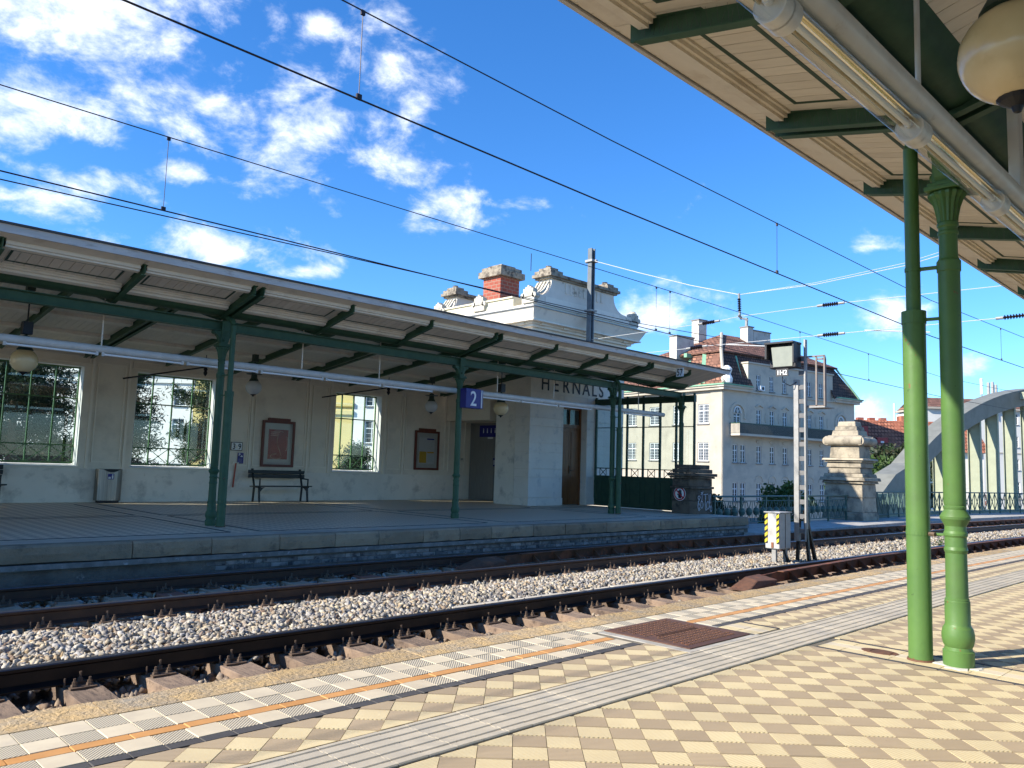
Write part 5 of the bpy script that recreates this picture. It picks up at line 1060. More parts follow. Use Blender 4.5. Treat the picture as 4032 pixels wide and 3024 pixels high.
wire([(19.12, 15.9, 7.73), (18.6, 13.8, 6.93), (18.0, 11.6, 6.12), (X_, 9.95, 5.58)], .011); wire([(X_, 9.95, 5.58), (X_, 8, 5.56), (X_, 6.0, 5.69), (X_, 3.5, 6.1), (X_, -1, 7.2)], .008); wire([(X_, 9.95, 5.58), (X_, 8, 5.60), (X_, 6.0, 5.75), (X_, 3.5, 6.2), (X_, -1, 7.35)], .006)
ins((X_, 9.95, 5.55), (X_, 9.93, 5.08)); MB().bar((X_-.05, 9.93, 5.06), (X_+.05, 9.9, 4.97), .05).bar((X_, 9.93, 5.0), (X_+.1, 9.75, 4.93), .035).build('clamp', m_galv, SW)
wire([(19.1, 15.9, 5.2), (X_, 11.1, 4.96)]); ins((X_, 11.05, 4.96), (X_, 10.55, 4.98)); wire([(X_, 10.5, 4.98), (X_, 9.93, 5.03), (X_, 7.95, 5.05)]); ins((X_, 7.9, 5.05), (X_, 7.4, 5.05)); wire([(X_, 7.35, 5.05), (X_, 4.35, 5.0), (X_, -1, 5.05)]); 
wire([(19.1, 15.9, 4.6), (X_, 11.45, 4.35)]); ins((X_, 11.4, 4.35), (X_, 10.9, 4.37)); wire([(X_, 10.85, 4.37), (X_, 7.95, 4.36)]); ins((X_, 7.9, 4.36), (X_, 7.4, 4.36)); wire([(X_, 7.35, 4.36), (X_, 4.35, 4.36)]); ins((X_, 4.3, 4.36), (X_, 3.8, 4.37)); wire([(X_, 3.75, 4.37), (X_, -1, 4.4)])
MB().cyl((X_, 10.3, 4.36), (X_+.1, 9.1, 4.22), .014, n=6).build('steady_arm', m_wirel, SW); MB().cyl((X_, 6.9, 4.38), (X_+.1, 5.6, 4.22), .014, n=6).build('steady_arm', m_wirel, SW)
# ================================================================ railing, pylon, bridge
m_iron = M('railing_green_iron', (0.055, 0.105, 0.085), (0.075, 0.13, 0.105), rough=0.5, scale=12)
RA = thing('iron_railing', (25, 12.42, -.42), 'ornate green iron railing with oval medallions between the stone pier and the pylon', 'railing')
Z = -.42
MB().tube([(20.5, 12.42, Z+.90), (29.9, 12.42, Z+.90)], .028, 8).build('top_rail', m_iron, RA); MB().tube([(20.5, 12.42, Z+.76), (29.9, 12.42, Z+.76)], .014, 6).build('rail', m_iron, RA); MB().tube([(20.5, 12.42, Z+.12), (29.9, 12.42, Z+.12)], .016, 6).build('rail', m_iron, RA)
for k in range(7): MB().bar((20.6+k*1.52, 12.42, Z), (20.6+k*1.52, 12.42, Z+.93), .06).build('post', m_iron, RA)
for k in range(21):
    x = 20.85+k*.435
    MB().lathe([(.0, -.13), (.07, -.10), (.10, 0), (.07, .10), (0, .13)], x, 12.42, Z+.44, 12).build('medallion', m_iron, RA)
    q = MB()
    for s_ in (-1, 1): q.bar((x+s_*.03, 12.42, Z+.55), (x+s_*.13, 12.42, Z+.76), .018); q.bar((x+s_*.03, 12.42, Z+.33), (x+s_*.13, 12.42, Z+.12), .018)
    q.bar((x+.2, 12.42, Z+.12), (x+.2, 12.42, Z+.76), .014); q.build('scroll_bars', m_iron, RA)
m_sand = M('pale_sandstone', (0.42, 0.36, 0.26), (0.35, 0.30, 0.22), rough=0.95, scale=2.5, bump=0.35, bscale=20, bdist=0.02, dirt=((0.15, 0.13, 0.10), 2.2, 0.47, 0.66), detail=9, rnd=0.2)
PY = thing('stone_pylon', (30.6, 12.6, -.42), 'stepped sandstone pylon with scroll topped cap standing beside the tracks', 'pylon')
for z0, z1, p in ((-.42, -.12, .06), (-.12, .42, 0), (.42, .93, -.004), (.93, 1.03, .06), (1.03, 1.16, .13), (1.16, 1.30, .02), (1.30, 1.52, -.10), (1.52, 1.72, -.07), (1.72, 1.79, -.01), (1.79, 1.87, .06), (1.87, 2.35, -.16), (2.72, 2.92, -.22), (2.92, 3.08, -.30), (3.08, 3.27, -.38)):
    MB().hexa([(29.95-p, 11.9-p, z0), (31.3+p, 11.9-p, z0), (31.3+p, 13.35+p, z0), (29.95-p, 13.35+p, z0), (29.95-p+.03, 11.9-p+.03, z1-.004), (31.3+p-.03, 11.9-p+.03, z1-.004), (31.3+p-.03, 13.35+p-.03, z1-.004), (29.95-p+.03, 13.35+p-.03, z1-.004)]).build('stone_block', m_sand, PY, .015)
MB().box(30.08, 31.17, 12.0, 13.25, 2.35, 2.73).build('stone_block', m_sand, PY, .02)
for x in (30.10, 31.15): MB().cyl((x, 11.93, 2.52), (x, 13.32, 2.52), .185, .185, 20).build('scroll', m_sand, PY, smooth=True)
for y in (12.0, 13.25): MB().cyl((29.98, y, 2.52), (31.27, y, 2.52), .16, .16, 20).build('scroll', m_sand, PY, smooth=True)
def yb(x): return 12.45-(max(0, x-35)**2)/160
m_bg = M('bridge_pale_green', (0.33, 0.35, 0.24), (0.295, 0.315, 0.215), rough=0.55, scale=3, dirt=((0.28, 0.29, 0.19), 2, 0.55, 0.8)); m_bgrey = M('arch_grey_paint', (0.22, 0.22, 0.185), (0.18, 0.18, 0.15), rough=0.6, scale=2)
BR = thing('arch_bridge', (50, 12, -.5), 'pale green steel arch bridge with wide vertical hangers', 'bridge')
def az_(x): return .1+6.2*(1-((x-57)/21.0)**2)
path_ = []; n = 36
ribv = []
for i in range(n+1):
    x = 36+42*i/n; y = yb(x)+1.05; sl_ = -2*6.2*(x-57)/441; L = math.hypot(1, sl_); nx, nz = -sl_/L, 1/L
    for dy, dn in ((-.4, -.42), (.4, -.42), (.4, .42), (-.4, .42)): ribv.append((x+nx*dn, y+dy, az_(x)+nz*dn))
rb = MB().add(ribv, [(i*4+a, i*4+(a+1) % 4, i*4+4+(a+1) % 4, i*4+4+a) for i in range(n) for a in range(4)]+[(0, 1, 2, 3), (n*4+3, n*4+2, n*4+1, n*4)]); rb.build('arch_rib', m_bgrey, BR)
MB().add([(x_, y_+(-.05 if k % 4 in (0, 3) else .05), z_) for k, (x_, y_, z_) in enumerate(ribv)][0:0] or [(36+42*i/n, yb(36+42*i/n)+1.05+d, az_(36+42*i/n)+.44+e) for i in range(n+1) for d, e in ((-.46, 0), (.46, 0), (.46, .05), (-.46, .05))], [(i*4+a, i*4+(a+1) % 4, i*4+4+(a+1) % 4, i*4+4+a) for i in range(n) for a in range(4)]).build('arch_top_flange', m_bgrey, BR)
for k in range(19):
    x = 38.6+k*1.98
    if x > 76: break
    z1 = az_(x)-.3
    MB().box(x-.015, x+.015, yb(x)+.78, yb(x)+1.34, -.6, z1).box(x-.13, x+.13, yb(x)+.76, yb(x)+.78, -.6, z1).box(x-.13, x+.13, yb(x)+1.34, yb(x)+1.36, -.6, z1).build('hanger', m_bg, BR)
for x in (51.0, 54.5, 58): MB().box(x-.2, x+.2, yb(x)-9.0, yb(x)+.8, az_(x)-.05, az_(x)+.35).build('portal_beam', m_bg, BR)
dk = MB()
for i in range(22):
    a, b = 34.5+2*i, 36.5+2*i; dk.hexa([(a, yb(a)+.55, -.9), (b, yb(b)+.55, -.9), (b, yb(b)+1.5, -.9), (a, yb(a)+1.5, -.9), (a, yb(a)+.55, -.30), (b, yb(b)+.55, -.30), (b, yb(b)+1.5, -.30), (a, yb(a)+1.5, -.30)])
dk.build('edge_girder', m_bg, BR)
MB().hexa([(32.6, 12.75, -.9), (37.2, 12.75, -.9), (37.2, 13.95, -.9), (32.6, 13.95, -.9), (33.0, 12.8, .52), (37.2, 12.8, .60), (37.2, 13.9, .60), (33.0, 13.9, .52)]).build('arch_foot', m_bg, BR, .02)
MB().hexa([(34.6, 12.95, .55), (38.0, 12.95, .55), (38.0, 13.85, .55), (34.6, 13.85, .55), (36.2, 12.95, 1.35), (38.4, 12.95, 1.9), (38.4, 13.85, 1.9), (36.2, 13.85, 1.35)]).build('arch_foot_cap', m_bgrey, BR)
BL = thing('bridge_railing', (40, 12.2, -.42), 'plain green bridge railing with crossed diagonal bars along the walkway', 'railing')
xs_ = [31.6+1.15*i for i in range(26)]
tr_ = MB(); 
MB().tube([(x, yb(x), .60) for x in xs_], .03, 6).build('top_rail', m_iron, BL); MB().tube([(x, yb(x), -.28) for x in xs_], .022, 6).build('bottom_rail', m_iron, BL)
for a, b in zip(xs_, xs_[1:]):
    MB().bar((a, yb(a), -.42), (a, yb(a), .62), .05).build('post', m_iron, BL); m_ = (a+b)/2
    MB().bar((a, yb(a), -.27), (m_, yb(m_), .58), .026).bar((m_, yb(m_), -.27), (a, yb(a), .58), .026).bar((m_, yb(m_), -.27), (b, yb(b), .58), .026).bar((b, yb(b), -.27), (m_, yb(m_), .58), .026).bar((m_, yb(m_), -.27), (m_, yb(m_), .58), .026).build('cross_bars', m_iron, BL)
MB().box(31.45, 34.5, 12.62, 12.66, -.42, .40).build('infill_sheet', m_iron, BL)
# ================================================================ buildings
def holes(mb, x0, x1, z0, z1, hs_, depth=.18):
    """front wall in the plane y=0 with rectangular openings and reveals going back to y=depth"""
    X = sorted({x0, x1, *[h[0] for h in hs_], *[h[1] for h in hs_]}); Zs = sorted({z0, z1, *[h[2] for h in hs_], *[h[3] for h in hs_]})
    for a, b in zip(X, X[1:]):
        run = None
        for c, d in list(zip(Zs, Zs[1:]))+[(None, None)]:
            solid = c is not None and not any(h[0] <= (a+b)/2 <= h[1] and h[2] <= (c+d)/2 <= h[3] for h in hs_)
            if solid: run = (run[0], d) if run else (c, d)
            elif run: mb.add([(a, 0, run[0]), (b, 0, run[0]), (b, 0, run[1]), (a, 0, run[1])], [(0, 1, 2, 3)]); run = None
    for a, b, c, d in hs_:
        mb.add([(a, 0, c), (b, 0, c), (b, 0, d), (a, 0, d), (a, depth, c), (b, depth, c), (b, depth, d), (a, depth, d)], [(0, 4, 5, 1), (1, 5, 6, 2), (2, 6, 7, 3), (3, 7, 4, 0), (4, 7, 6, 5)])
m_winw = M('window_white_paint', (0.72, 0.73, 0.72), rough=0.5); m_pane = M('dark_window_glass', (0.025, 0.032, 0.04), (0.07, 0.08, 0.09), rough=0.12, scale=.7, spec=0.3)
m_sillm = M('window_sill_grey', (0.22, 0.21, 0.20), rough=0.8)
WC = {}
def winmesh(w, h_, style):
    k = (round(w, 2), round(h_, 2), style)
    if k in WC: return WC[k]
    f = MB(); t = .06 if style != 'big' else .09
    f.box(0, t, .08, .13, 0, h_).box(w-t, w, .08, .13, 0, h_).box(t, w-t, .08, .13, 0, t).box(t, w-t, .08, .13, h_-t, h_).box(w/2-.045, w/2+.045, .075, .13, t, h_-t).box(t, w/2-.045, .075, .13, h_*.64, h_*.64+.09).box(w/2+.045, w-t, .075, .13, h_*.64, h_*.64+.09)
    g_ = MB()
    for (a, b) in ((t, w/2-.045), (w/2+.045, w-t)):
        for q in ((.33, .66) if style == 'big' else ()): g_.box(a+(b-a)*q-.011, a+(b-a)*q+.011, .085, .125, t, h_-t)
        for q in ((.16, .32, .48, .82) if style == 'big' else (.22, .43)): g_.box(a, b, .09, .12, h_*q-.011, h_*q+.011)
    p = MB().box(t*.5, w-t*.5, .126, .150, t*.5, h_-t*.5)
    s_ = MB().box(-.1, w+.1, -.12, .10, -.10, -.01)
    WC[k] = (f.mesh('window', m_winw), g_.mesh('glazing_bars', m_winw), p.mesh('pane', m_pane), s_.mesh('sill', m_sillm)); return WC[k]
def facade(parent, name, mat, org, rz, x0, x1, z0, z1, hs_, style='s', sills=True, depth=.18):
    c, s_ = math.cos(rz), math.sin(rz)
    xf = lambda p: (org[0]+p[0]*c-p[1]*s_, org[1]+p[0]*s_+p[1]*c, p[2])
    mb = MB(xf=xf); holes(mb, x0, x1, z0, z1, hs_, depth)
    o = mb.build(name, mat, parent)
    for a, b, q, d in hs_:
        f, g_, p, sl_ = winmesh(b-a, d-q, style)
        w = link('window', f, parent, xf((a, 0, q)), (0, 0, rz))
        for nm, me in (('glazing_bars', g_), ('pane', p))+((('sill', sl_),) if sills else ()):
            e = link(nm, me); e.parent = w; e.location = (0, 0, 0)
    return xf
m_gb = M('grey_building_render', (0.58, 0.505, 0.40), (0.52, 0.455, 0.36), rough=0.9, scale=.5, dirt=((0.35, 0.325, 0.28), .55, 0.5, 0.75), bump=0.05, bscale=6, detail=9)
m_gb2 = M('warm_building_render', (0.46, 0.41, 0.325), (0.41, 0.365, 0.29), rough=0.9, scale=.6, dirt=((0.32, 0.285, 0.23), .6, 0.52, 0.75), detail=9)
def tilex(c1, c2, c3, sc):
    def f(t, vec, col, mixc, rng_, noise):
        b = t.nodes.new('ShaderNodeTexBrick'); b.inputs['Scale'].default_value = sc; b.inputs['Color1'].default_value = (*c1, 1); b.inputs['Color2'].default_value = (*c2, 1); b.inputs['Mortar'].default_value = (*[x*.35 for x in c1], 1)
        b.inputs['Mortar Size'].default_value = .05; b.inputs['Brick Width'].default_value = .42; b.inputs['Row Height'].default_value = .34
        sx = t.nodes.new('ShaderNodeSeparateXYZ'); t.links.new(vec, sx.inputs[0]); ad = t.nodes.new('ShaderNodeMath'); ad.operation = 'SUBTRACT'; t.links.new(sx.outputs[0], ad.inputs[0]); t.links.new(sx.outputs[1], ad.inputs[1])
        cx = t.nodes.new('ShaderNodeCombineXYZ'); t.links.new(ad.outputs[0], cx.inputs[0]); t.links.new(sx.outputs[2], cx.inputs[1]); t.links.new(cx.outputs[0], b.inputs['Vector'])
        iv = t.nodes.new('ShaderNodeMath'); iv.operation = 'SUBTRACT'; iv.inputs[0].default_value = 1; t.links.new(b.outputs['Fac'], iv.inputs[1])
        return mixc(rng_(noise(.8), .45, .7), b.outputs['Color'], c3), iv.outputs[0]
    return f
m_tile = M('brown_roof_tiles', (0.2, 0.1, 0.06), rough=0.85, bump=0.5, bdist=0.03, extra=tilex((0.15, 0.07, 0.045), (0.36, 0.17, 0.105), (0.19, 0.09, 0.058), 1.0))
m_tiled = M('dark_mansard_tiles', (0.1, 0.06, 0.05), rough=0.85, bump=0.5, bdist=0.03, extra=tilex((0.06, 0.036, 0.03), (0.17, 0.09, 0.062), (0.08, 0.048, 0.038), 1.0))
m_copper = M('green_copper', (0.22, 0.42, 0.27), (0.18, 0.35, 0.225), rough=0.7, scale=2)
m_chw = M('whitewashed_chimney_brick', (0.58, 0.55, 0.48), (0.50, 0.47, 0.41), rough=0.9, scale=1.5, dirt=((0.33, 0.29, 0.24), 1.2, 0.55, 0.7))
CBd = thing('corner_building', (66.5, 39.2, -5.5), 'large grey four storey corner building with tiled mansard roof and long balcony', 'building')
cO = (66.46, 39.215); A1 = R(-10.5); A2 = R(-100.5)
ts = [4.8, 6.8, 8.8, 10.8, 12.8, 14.8]
H = [(t, t+.70, z0, z1) for t in ts for z0, z1 in ((2.22, 3.88), (-1.45, .33), (5.92, 7.42))]+[(t, t+.70, z0, z1) for t in (1.38, 2.48, 17.9, 19.0) for z0, z1 in ((2.22, 3.92), (-1.45, .33))]+[(1.5, 2.5, 5.92, 6.9), (18.0, 19.0, 5.92, 6.9)]
xr = facade(CBd, 'street_wall', m_gb, cO, A1, 0, 21, -5.5, 9.15, H)
HL = [(-s-1.37, -s, z0, z1) for s in (1.73, 5.05, 8.37, 11.7, 15, 18.3) for z0, z1 in ((2.28, 4.05), (5.85, 7.72), (-1.45, .4))]
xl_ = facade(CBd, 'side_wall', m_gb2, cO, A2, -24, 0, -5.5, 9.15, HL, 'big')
HA = [(t, t+.66, 9.32, 10.85) for t in ts]
xa_ = facade(CBd, 'attic_wall', m_gb, xr((0, .02, 0))[:2], A1, 3.6, 17.1, 9.15, 11.85, HA)
def rb_(name, mat, *boxes, xf=xr, bev=0):
    mb = MB(xf=xf)
    for b in boxes: mb.box(*b)
    return mb.build(name, mat, CBd, bev)
rb_('attic_side', m_creaml, (3.55, 3.6, .0, 2.2, 9.2, 11.85)); rb_('attic_side', m_gb, (17.1, 17.15, 0, 2.2, 9.2, 11.85)); rb_('attic_coping', m_gb, (3.45, 17.25, -.12, 2.3, 11.85, 12.0))
rb_('main_cornice', m_gb, (-.45, 3.7, -.45, .1, 9.0, 9.25), (-.6, 3.75, -.6, .15, 9.25, 9.42)); rb_('main_cornice', m_gb, (17.0, 21.4, -.45, .1, 9.0, 9.25), (17.0, 21.6, -.6, .15, 9.25, 9.42)); rb_('attic_string', m_gb, (3.7, 17.0, -.15, .05, 8.98, 9.12))
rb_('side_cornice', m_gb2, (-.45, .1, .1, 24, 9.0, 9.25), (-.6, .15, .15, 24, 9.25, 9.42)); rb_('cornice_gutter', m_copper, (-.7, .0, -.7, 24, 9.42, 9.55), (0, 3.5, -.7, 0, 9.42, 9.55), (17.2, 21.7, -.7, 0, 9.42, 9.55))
rb_('rear_wall', m_gb, (20.9, 21, .01, 12, -5.5, 9.1), (.1, 20.9, 11.9, 12, -5.5, 9.1))
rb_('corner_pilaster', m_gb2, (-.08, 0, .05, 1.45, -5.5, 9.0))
bal = MB(xf=xr).box(.9, 16.2, -1.25, 0, 4.72, 4.92).build('balcony', m_gb, CBd); MB(xf=xr).box(.9, 16.2, -1.25, -1.2, 5.84, 5.92).box(.9, .95, -1.25, 0, 5.84, 5.92).build('balcony_rail', m_greend, bal)
m_bal = M('balcony_dark_bars', (0.045, 0.055, 0.05), (0.06, 0.07, 0.062), rough=0.6, scale=5)
for k in range(102): MB(xf=xr).box(.92+k*.15, .92+k*.15+.11, -1.24, -1.215, 4.95, 5.84).build('balcony_slat', m_bal, bal)
for k in range(8): MB(xf=xr).box(.905, .925, -1.2+k*.15, -1.2+k*.15+.11, 4.95, 5.84).build('balcony_slat', m_gb2, bal)
for t in ts: 
    MB(xf=xr).prism([(t-.2, 7.72), (t+.35, 7.98), (t+.9, 7.72), (t+.9, 7.62), (t+.35, 7.86), (t-.2, 7.62)], lambda a, b, q: (a, q, b), -.14, .01).build('window_pediment', m_gb, CBd)
    MB(xf=xr).lathe([(.0, 0), (.26, 0), (.26, .001)], t+.35, -.02, 4.3, 10) if False else MB(xf=xr).prism([(t+.35+.42*math.cos(R(a)), 4.30+.17*math.sin(R(a))) for a in range(0, 360, 30)], lambda a, b, q: (a, q, b), -.07, .01).build('stucco_ornament', m_gb, CBd)
    MB(xf=xr).prism([(t+1.35+.10*math.cos(R(a)), 6.7+.5*math.sin(R(a))) for a in range(0, 360, 30)], lambda a, b, q: (a, q, b), -.05, .01).build('oval_ornament', m_gb, CBd)
    n_ = 12; MB(xf=xr).prism([(t+.35+.62*math.cos(R(a)), .45+.62*math.sin(R(a))) for a in range(0, 181, 15)]+[(t+.35+.54*math.cos(R(a)), .45+.54*math.sin(R(a))) for a in range(180, -1, -15)], lambda a, b, q: (a, q, b), -.06, .01).build('blind_arch', m_gb, CBd)
for t in (2.0, 18.5):
    MB(xf=xr).prism([(t+1.12*math.cos(R(a)), 6.75+1.15*math.sin(R(a))) for a in range(-20, 201, 11)]+[(t+.92*math.cos(R(a)), 6.75+.95*math.sin(R(a))) for a in range(200, -21, -11)], lambda a, b, q: (a, q, b), -.14, .01).build('arch_moulding', m_gb, CBd)
    fl = MB(xf=xr).prism([(t+.5*math.cos(R(a)), 6.9+.62*math.sin(R(a))) for a in range(0, 181, 15)], lambda a, b, q: (a, q, b), -.03, .0).build('fanlight', m_pane, CBd)
    MB(xf=xr).prism([(t+.55*math.cos(R(a)), 6.9+.68*math.sin(R(a))) for a in range(0, 181, 15)]+[(t+.45*math.cos(R(a)), 6.9+.57*math.sin(R(a))) for a in range(180, -1, -15)], lambda a, b, q: (a, q, b), -.06, -.03).box(t-.025, t+.025, -.055, -.03, 6.9, 7.5).bar((t, -.045, 6.9), (t-.33, -.045, 7.35), .04).bar((t, -.045, 6.9), (t+.33, -.045, 7.35), .04).build('fanlight_frame', m_winw, fl)
# mansard and upper roof
zl, zm, zt = 9.5, 12.95, 15.9
def roofq(name, mat, pts): 
    mb = MB(xf=xr); n = len(pts); mb.add(pts, [tuple(range(n))]); mb.add([(a, b, c-.15) for a, b, c in pts], [tuple(range(n-1, -1, -1))]); 
    for i in range(n): j = (i+1) % n; a, b = pts[i], pts[j]; mb.add([a, b, (b[0], b[1], b[2]-.15), (a[0], a[1], a[2]-.15)], [(0, 3, 2, 1)])
    return mb.build(name, mat, CBd)
roofq('mansard_slope', m_tiled, [(-.4, -.4, zl), (3.9, -.4, zl), (3.9, 1.4, zm), (1.3, 1.4, zm)]); roofq('mansard_slope', m_tiled, [(16.8, -.4, zl), (21.4, -.4, zl), (19.3, 1.4, zm), (16.8, 1.4, zm)])
roofq('mansard_slope', m_tiled, [(3.9, .9, 12.0), (16.8, .9, 12.0), (16.8, 1.4, zm), (3.9, 1.4, zm)])
roofq('mansard_side', m_tile, [(-.4, -.4, zl), (1.3, 1.4, zm), (1.3, 5.2, zm), (-.4, 5.2, zl)])
roofq('upper_roof', m_tile, [(1.0, 1.1, zm+.05), (19.7, 1.1, zm+.05), (13.5, 6.5, zt), (7.2, 6.5, zt)]); roofq('upper_roof', m_tile, [(1.0, 1.1, zm+.05), (7.2, 6.5, zt), (1.0, 11.5, zm+.05)]); roofq('upper_roof', m_tile, [(19.7, 1.1, zm+.05), (19.7, 11.5, zm+.05), (13.5, 6.5, zt)])
roofq('mansard_end', m_tiled, [(21.4, -.4, zl), (21.4, 12, zl), (19.3, 11.5, zm), (19.3, 1.4, zm)]); roofq('wing_roof', m_tile, [(-.4, 5.2, zl), (5.5, 5.2, 12.6), (5.5, 24, 12.6), (-.4, 24, zl)])
hr = MB(xf=xr); hr.tube([(-.4, -.4, zl+.1), (1.15, 1.25, zm+.1), (7.2, 6.5, zt+.1)], .16, 8); hr.build('hip_tiles', m_gb2, CBd); MB(xf=xr).tube([(21.4, -.4, zl+.05), (19.5, 1.25, zm+.05)], .10, 6).build('hip_flashing', m_copper, CBd)
rb_('roof_flashing', m_copper, (2.9, 3.55, -.1, 1.0, 9.5, 9.6)); MB(xf=xr).bar((2.4, -.2, 9.5), (3.2, 1.3, 12.6), .3, .2).build('dormer_flashing', m_copper, CBd)
MB(xf=xr).bar((-.4, 5.2, 9.6), (1.5, 5.1, 12.9), .35, .3).box(.4, 3.2, 5.0, 5.4, 12.6, 13.0).bar((1.3, 3.4, 12.9), (-.3, 2.2, 9.7), .5, .2).build('valley_flashing', m_copper, CBd)
def chim(x0, x1, y0, y1, z0, z1):
    c = MB(xf=xr).box(x0, x1, y0, y1, z0, z1).build('chimney', m_chw, CBd); MB(xf=xr).box(x0-.08, x1+.08, y0-.08, y1+.08, z1, z1+.12).build('chimney_cap', m_sillm, c)
chim(.6, 3.1, 6.6, 7.6, 12.2, 14.95); chim(4.9, 6.1, 7.6, 8.6, 13.4, 17.3); chim(9.6, 10.5, 5.0, 6.0, 14.4, 16.8); chim(10.8, 13.6, 5.2, 6.3, 14.4, 16.55)
MB(xf=xr).cyl((10.0, 5.5, 16.9), (10.0, 5.5, 17.9), .16, n=8).build('flue_pipe', m_galv, CBd)
sta = MB(xf=xr).lathe([(.35, 0), (.5, .1), (.55, .5), (.35, .9), (.42, 1.1), (.5, 1.4), (.2, 1.7), (0, 1.75)], .2, -.3, 9.55, 10).build('roof_vase', m_whitep, CBd)
MB(xf=xr).box(5.0, 5.62, -.35, .0, 9.28, 9.75).build('air_conditioner', m_whitep, CBd); MB(xf=xr).cyl((5.35, -.36, 9.5), (5.35, -.35, 9.5), .17, n=16).build('fan_grille', m_black, CBd)
# red roofed house, white apartment block
m_rtile = M('orange_roof_tiles', (0.4, 0.15, 0.08), rough=0.85, bump=0.4, bdist=0.03, extra=tilex((0.30, 0.10, 0.055), (0.48, 0.19, 0.105), (0.32, 0.11, 0.06), .8)); m_redm = M('red_dormer_metal', (0.36, 0.055, 0.05), (0.30, 0.045, 0.042), rough=0.5, scale=2)
RH = thing('red_roof_house', (93, 36, -5.5), 'white house with big orange tiled roof and red dormers behind the pylon', 'house')
uR = R(-48)
xh = lambda p: (91.0+p[0]*math.cos(uR)-p[1]*math.sin(uR), 36.9+p[0]*math.sin(uR)+p[1]*math.cos(uR), p[2])
MB(xf=xh).box(-3, 14, 0, 9, -5.5, 4.4).build('wall', m_white, RH)
MB(xf=xh).prism([(-.5, 4.3), (3.2, 7.9), (5.8, 7.9), (9.5, 4.3)], lambda a, b, t: (t, a, b), -1.2, 14.5).build('roof', m_rtile, RH)
for x0, z0, z1, w in ((-1.0, 5.1, 7.0, 2.6), (2.6, 4.7, 5.75, 1.2)): 
    d_ = MB(xf=xh).box(x0, x0+w, .4, 3.6, z0, z1).build('dormer', m_redm, RH); MB(xf=xh).box(x0+w*.3, x0+w*.6, .36, .4, z0+.3, z1-.4).build('dormer_window', m_winw, d_)
for k in range(4): c_ = MB(xf=xh).box(.3+k*1.3, .95+k*1.3, 3.4, 4.2, 7.5, 8.2).build('chimney', m_brick, RH)
MB(xf=xh).box(6.5, 9.0, 3.3, 4.6, 7.5, 8.5).build('ridge_chimney', M('orange_brick', (0.42, 0.16, 0.09), (0.36, 0.13, 0.075), scale=3), RH)
MB(xf=xh).cyl((6.0, 4, 7.8), (6.0, 4, 10.0), .12, n=8).build('flue_pipe', m_winw, RH); MB(xf=xh).cyl((.8, 4, 8), (.8, 4, 9.4), .04, n=6).build('antenna', m_galv, RH)
WB = thing('apartment_block', (128, 41, -5.5), 'white apartment block seen between the bridge hangers', 'building')
m_apt = M('apartment_white', (0.66, 0.64, 0.58), (0.60, 0.58, 0.53), rough=0.85, scale=.4)
Ha = [(2+3.4*i, 3.3+3.4*i, -3.8+3.4*j, -2.2+3.4*j) for i in range(9) for j in range(5)]
xw_ = facade(WB, 'wall', m_apt, (128.7, 41.3), R(-45), 0, 34, -5.5, 11.8, Ha)
MB(xf=xw_).box(0, 34, .15, 10, -5.4, 11.7).build('core', m_apt, WB); MB(xf=xw_).box(-.4, 34.4, -.5, 10, 11.8, 12.1).build('cornice', m_gb2, WB); MB(xf=xw_).prism([(-.3, 12.1), (5, 14), (10, 12.1)], lambda a, b, t: (t, a, b), 0, 34).build('roof', m_tile, WB)
for z in (-1.4, 5.4): MB(xf=xw_).box(0, 34, -.08, 0, z, z+.15).build('string_course', m_gb2, WB)
m_txt = M('wall_lettering_brown', (0.30, 0.12, 0.08), rough=0.7)
for i, (a, z, c) in enumerate(((8.6, -.95, 'RIC'), (8.8, -1.95, '880'), (11.6, -.9, 'M'), (11.8, -1.9, '-1'))):
    me = textmesh(c, .9, .01, .02); me.materials.clear(); me.materials.append(m_txt); me.name = 'wall_lettering'; link('wall_lettering', me, WB, xw_((a, -.1, z-.4)), (R(90), 0, R(-45)))
CT = thing('cell_mast', (134, 35.4, 11), 'white cellular antenna cluster on the roof behind the bridge arch', 'antenna')
for dx, h_ in ((0, 3.4), (1.0, 2.8), (1.6, 2.9), (2.1, 2.5)): 
    x, y = 134.1+dx*.6, 35.4-dx*.75; MB().box(x-.22, x+.22, y-.15, y+.15, 14.2, 13.2+h_).build('antenna_panel', m_whitep if dx < .5 else m_galv, CT); MB().cyl((x, y, 11), (x, y, 14.4), .07, n=8).build('mount', m_galv, CT)
# buildings beyond the station windows
YB = 70
def k_(x): return x*YB/48
m_yelw = M('yellow_facade', (0.70, 0.56, 0.22), (0.66, 0.52, 0.20), rough=0.85, scale=.5); m_whf = M('white_facade', (0.82, 0.79, 0.72), (0.77, 0.74, 0.68), rough=0.85, scale=.5); m_dw = M('brown_window_wood', (0.13, 0.075, 0.05), rough=0.6)
BRZ = R(-50)
def BO(s_): return (29.46+s_*math.cos(BRZ), 70+s_*math.sin(BRZ))
def backb(name, x0, x1, mat, label, wins, ztop, y=YB, band=None):
    t = thing(name, (*BO((x0+x1)/2), -5.5), label, 'building')
    xb = facade(t, 'wall', mat, BO(x0), BRZ, 0, x1-x0, -5.5, ztop, wins); L = x1-x0
    MB(xf=xb).box(.01, L-.01, .2, 10, -5.5, ztop-.02).build('core', mat, t); MB(xf=xb).box(-.2, L+.2, -.4, .1, ztop, ztop+.4).build('cornice', mat, t); MB(xf=xb).prism([(-.3, ztop+.4), (5, ztop+3.6), (10, ztop+.4)], lambda a, b, q: (q, a, b), 0, L).build('roof', m_tile, t)
    for z in band or (): MB(xf=xb).box(0, L, -.18, 0, z, z+.35).build('string_course', mat, t)
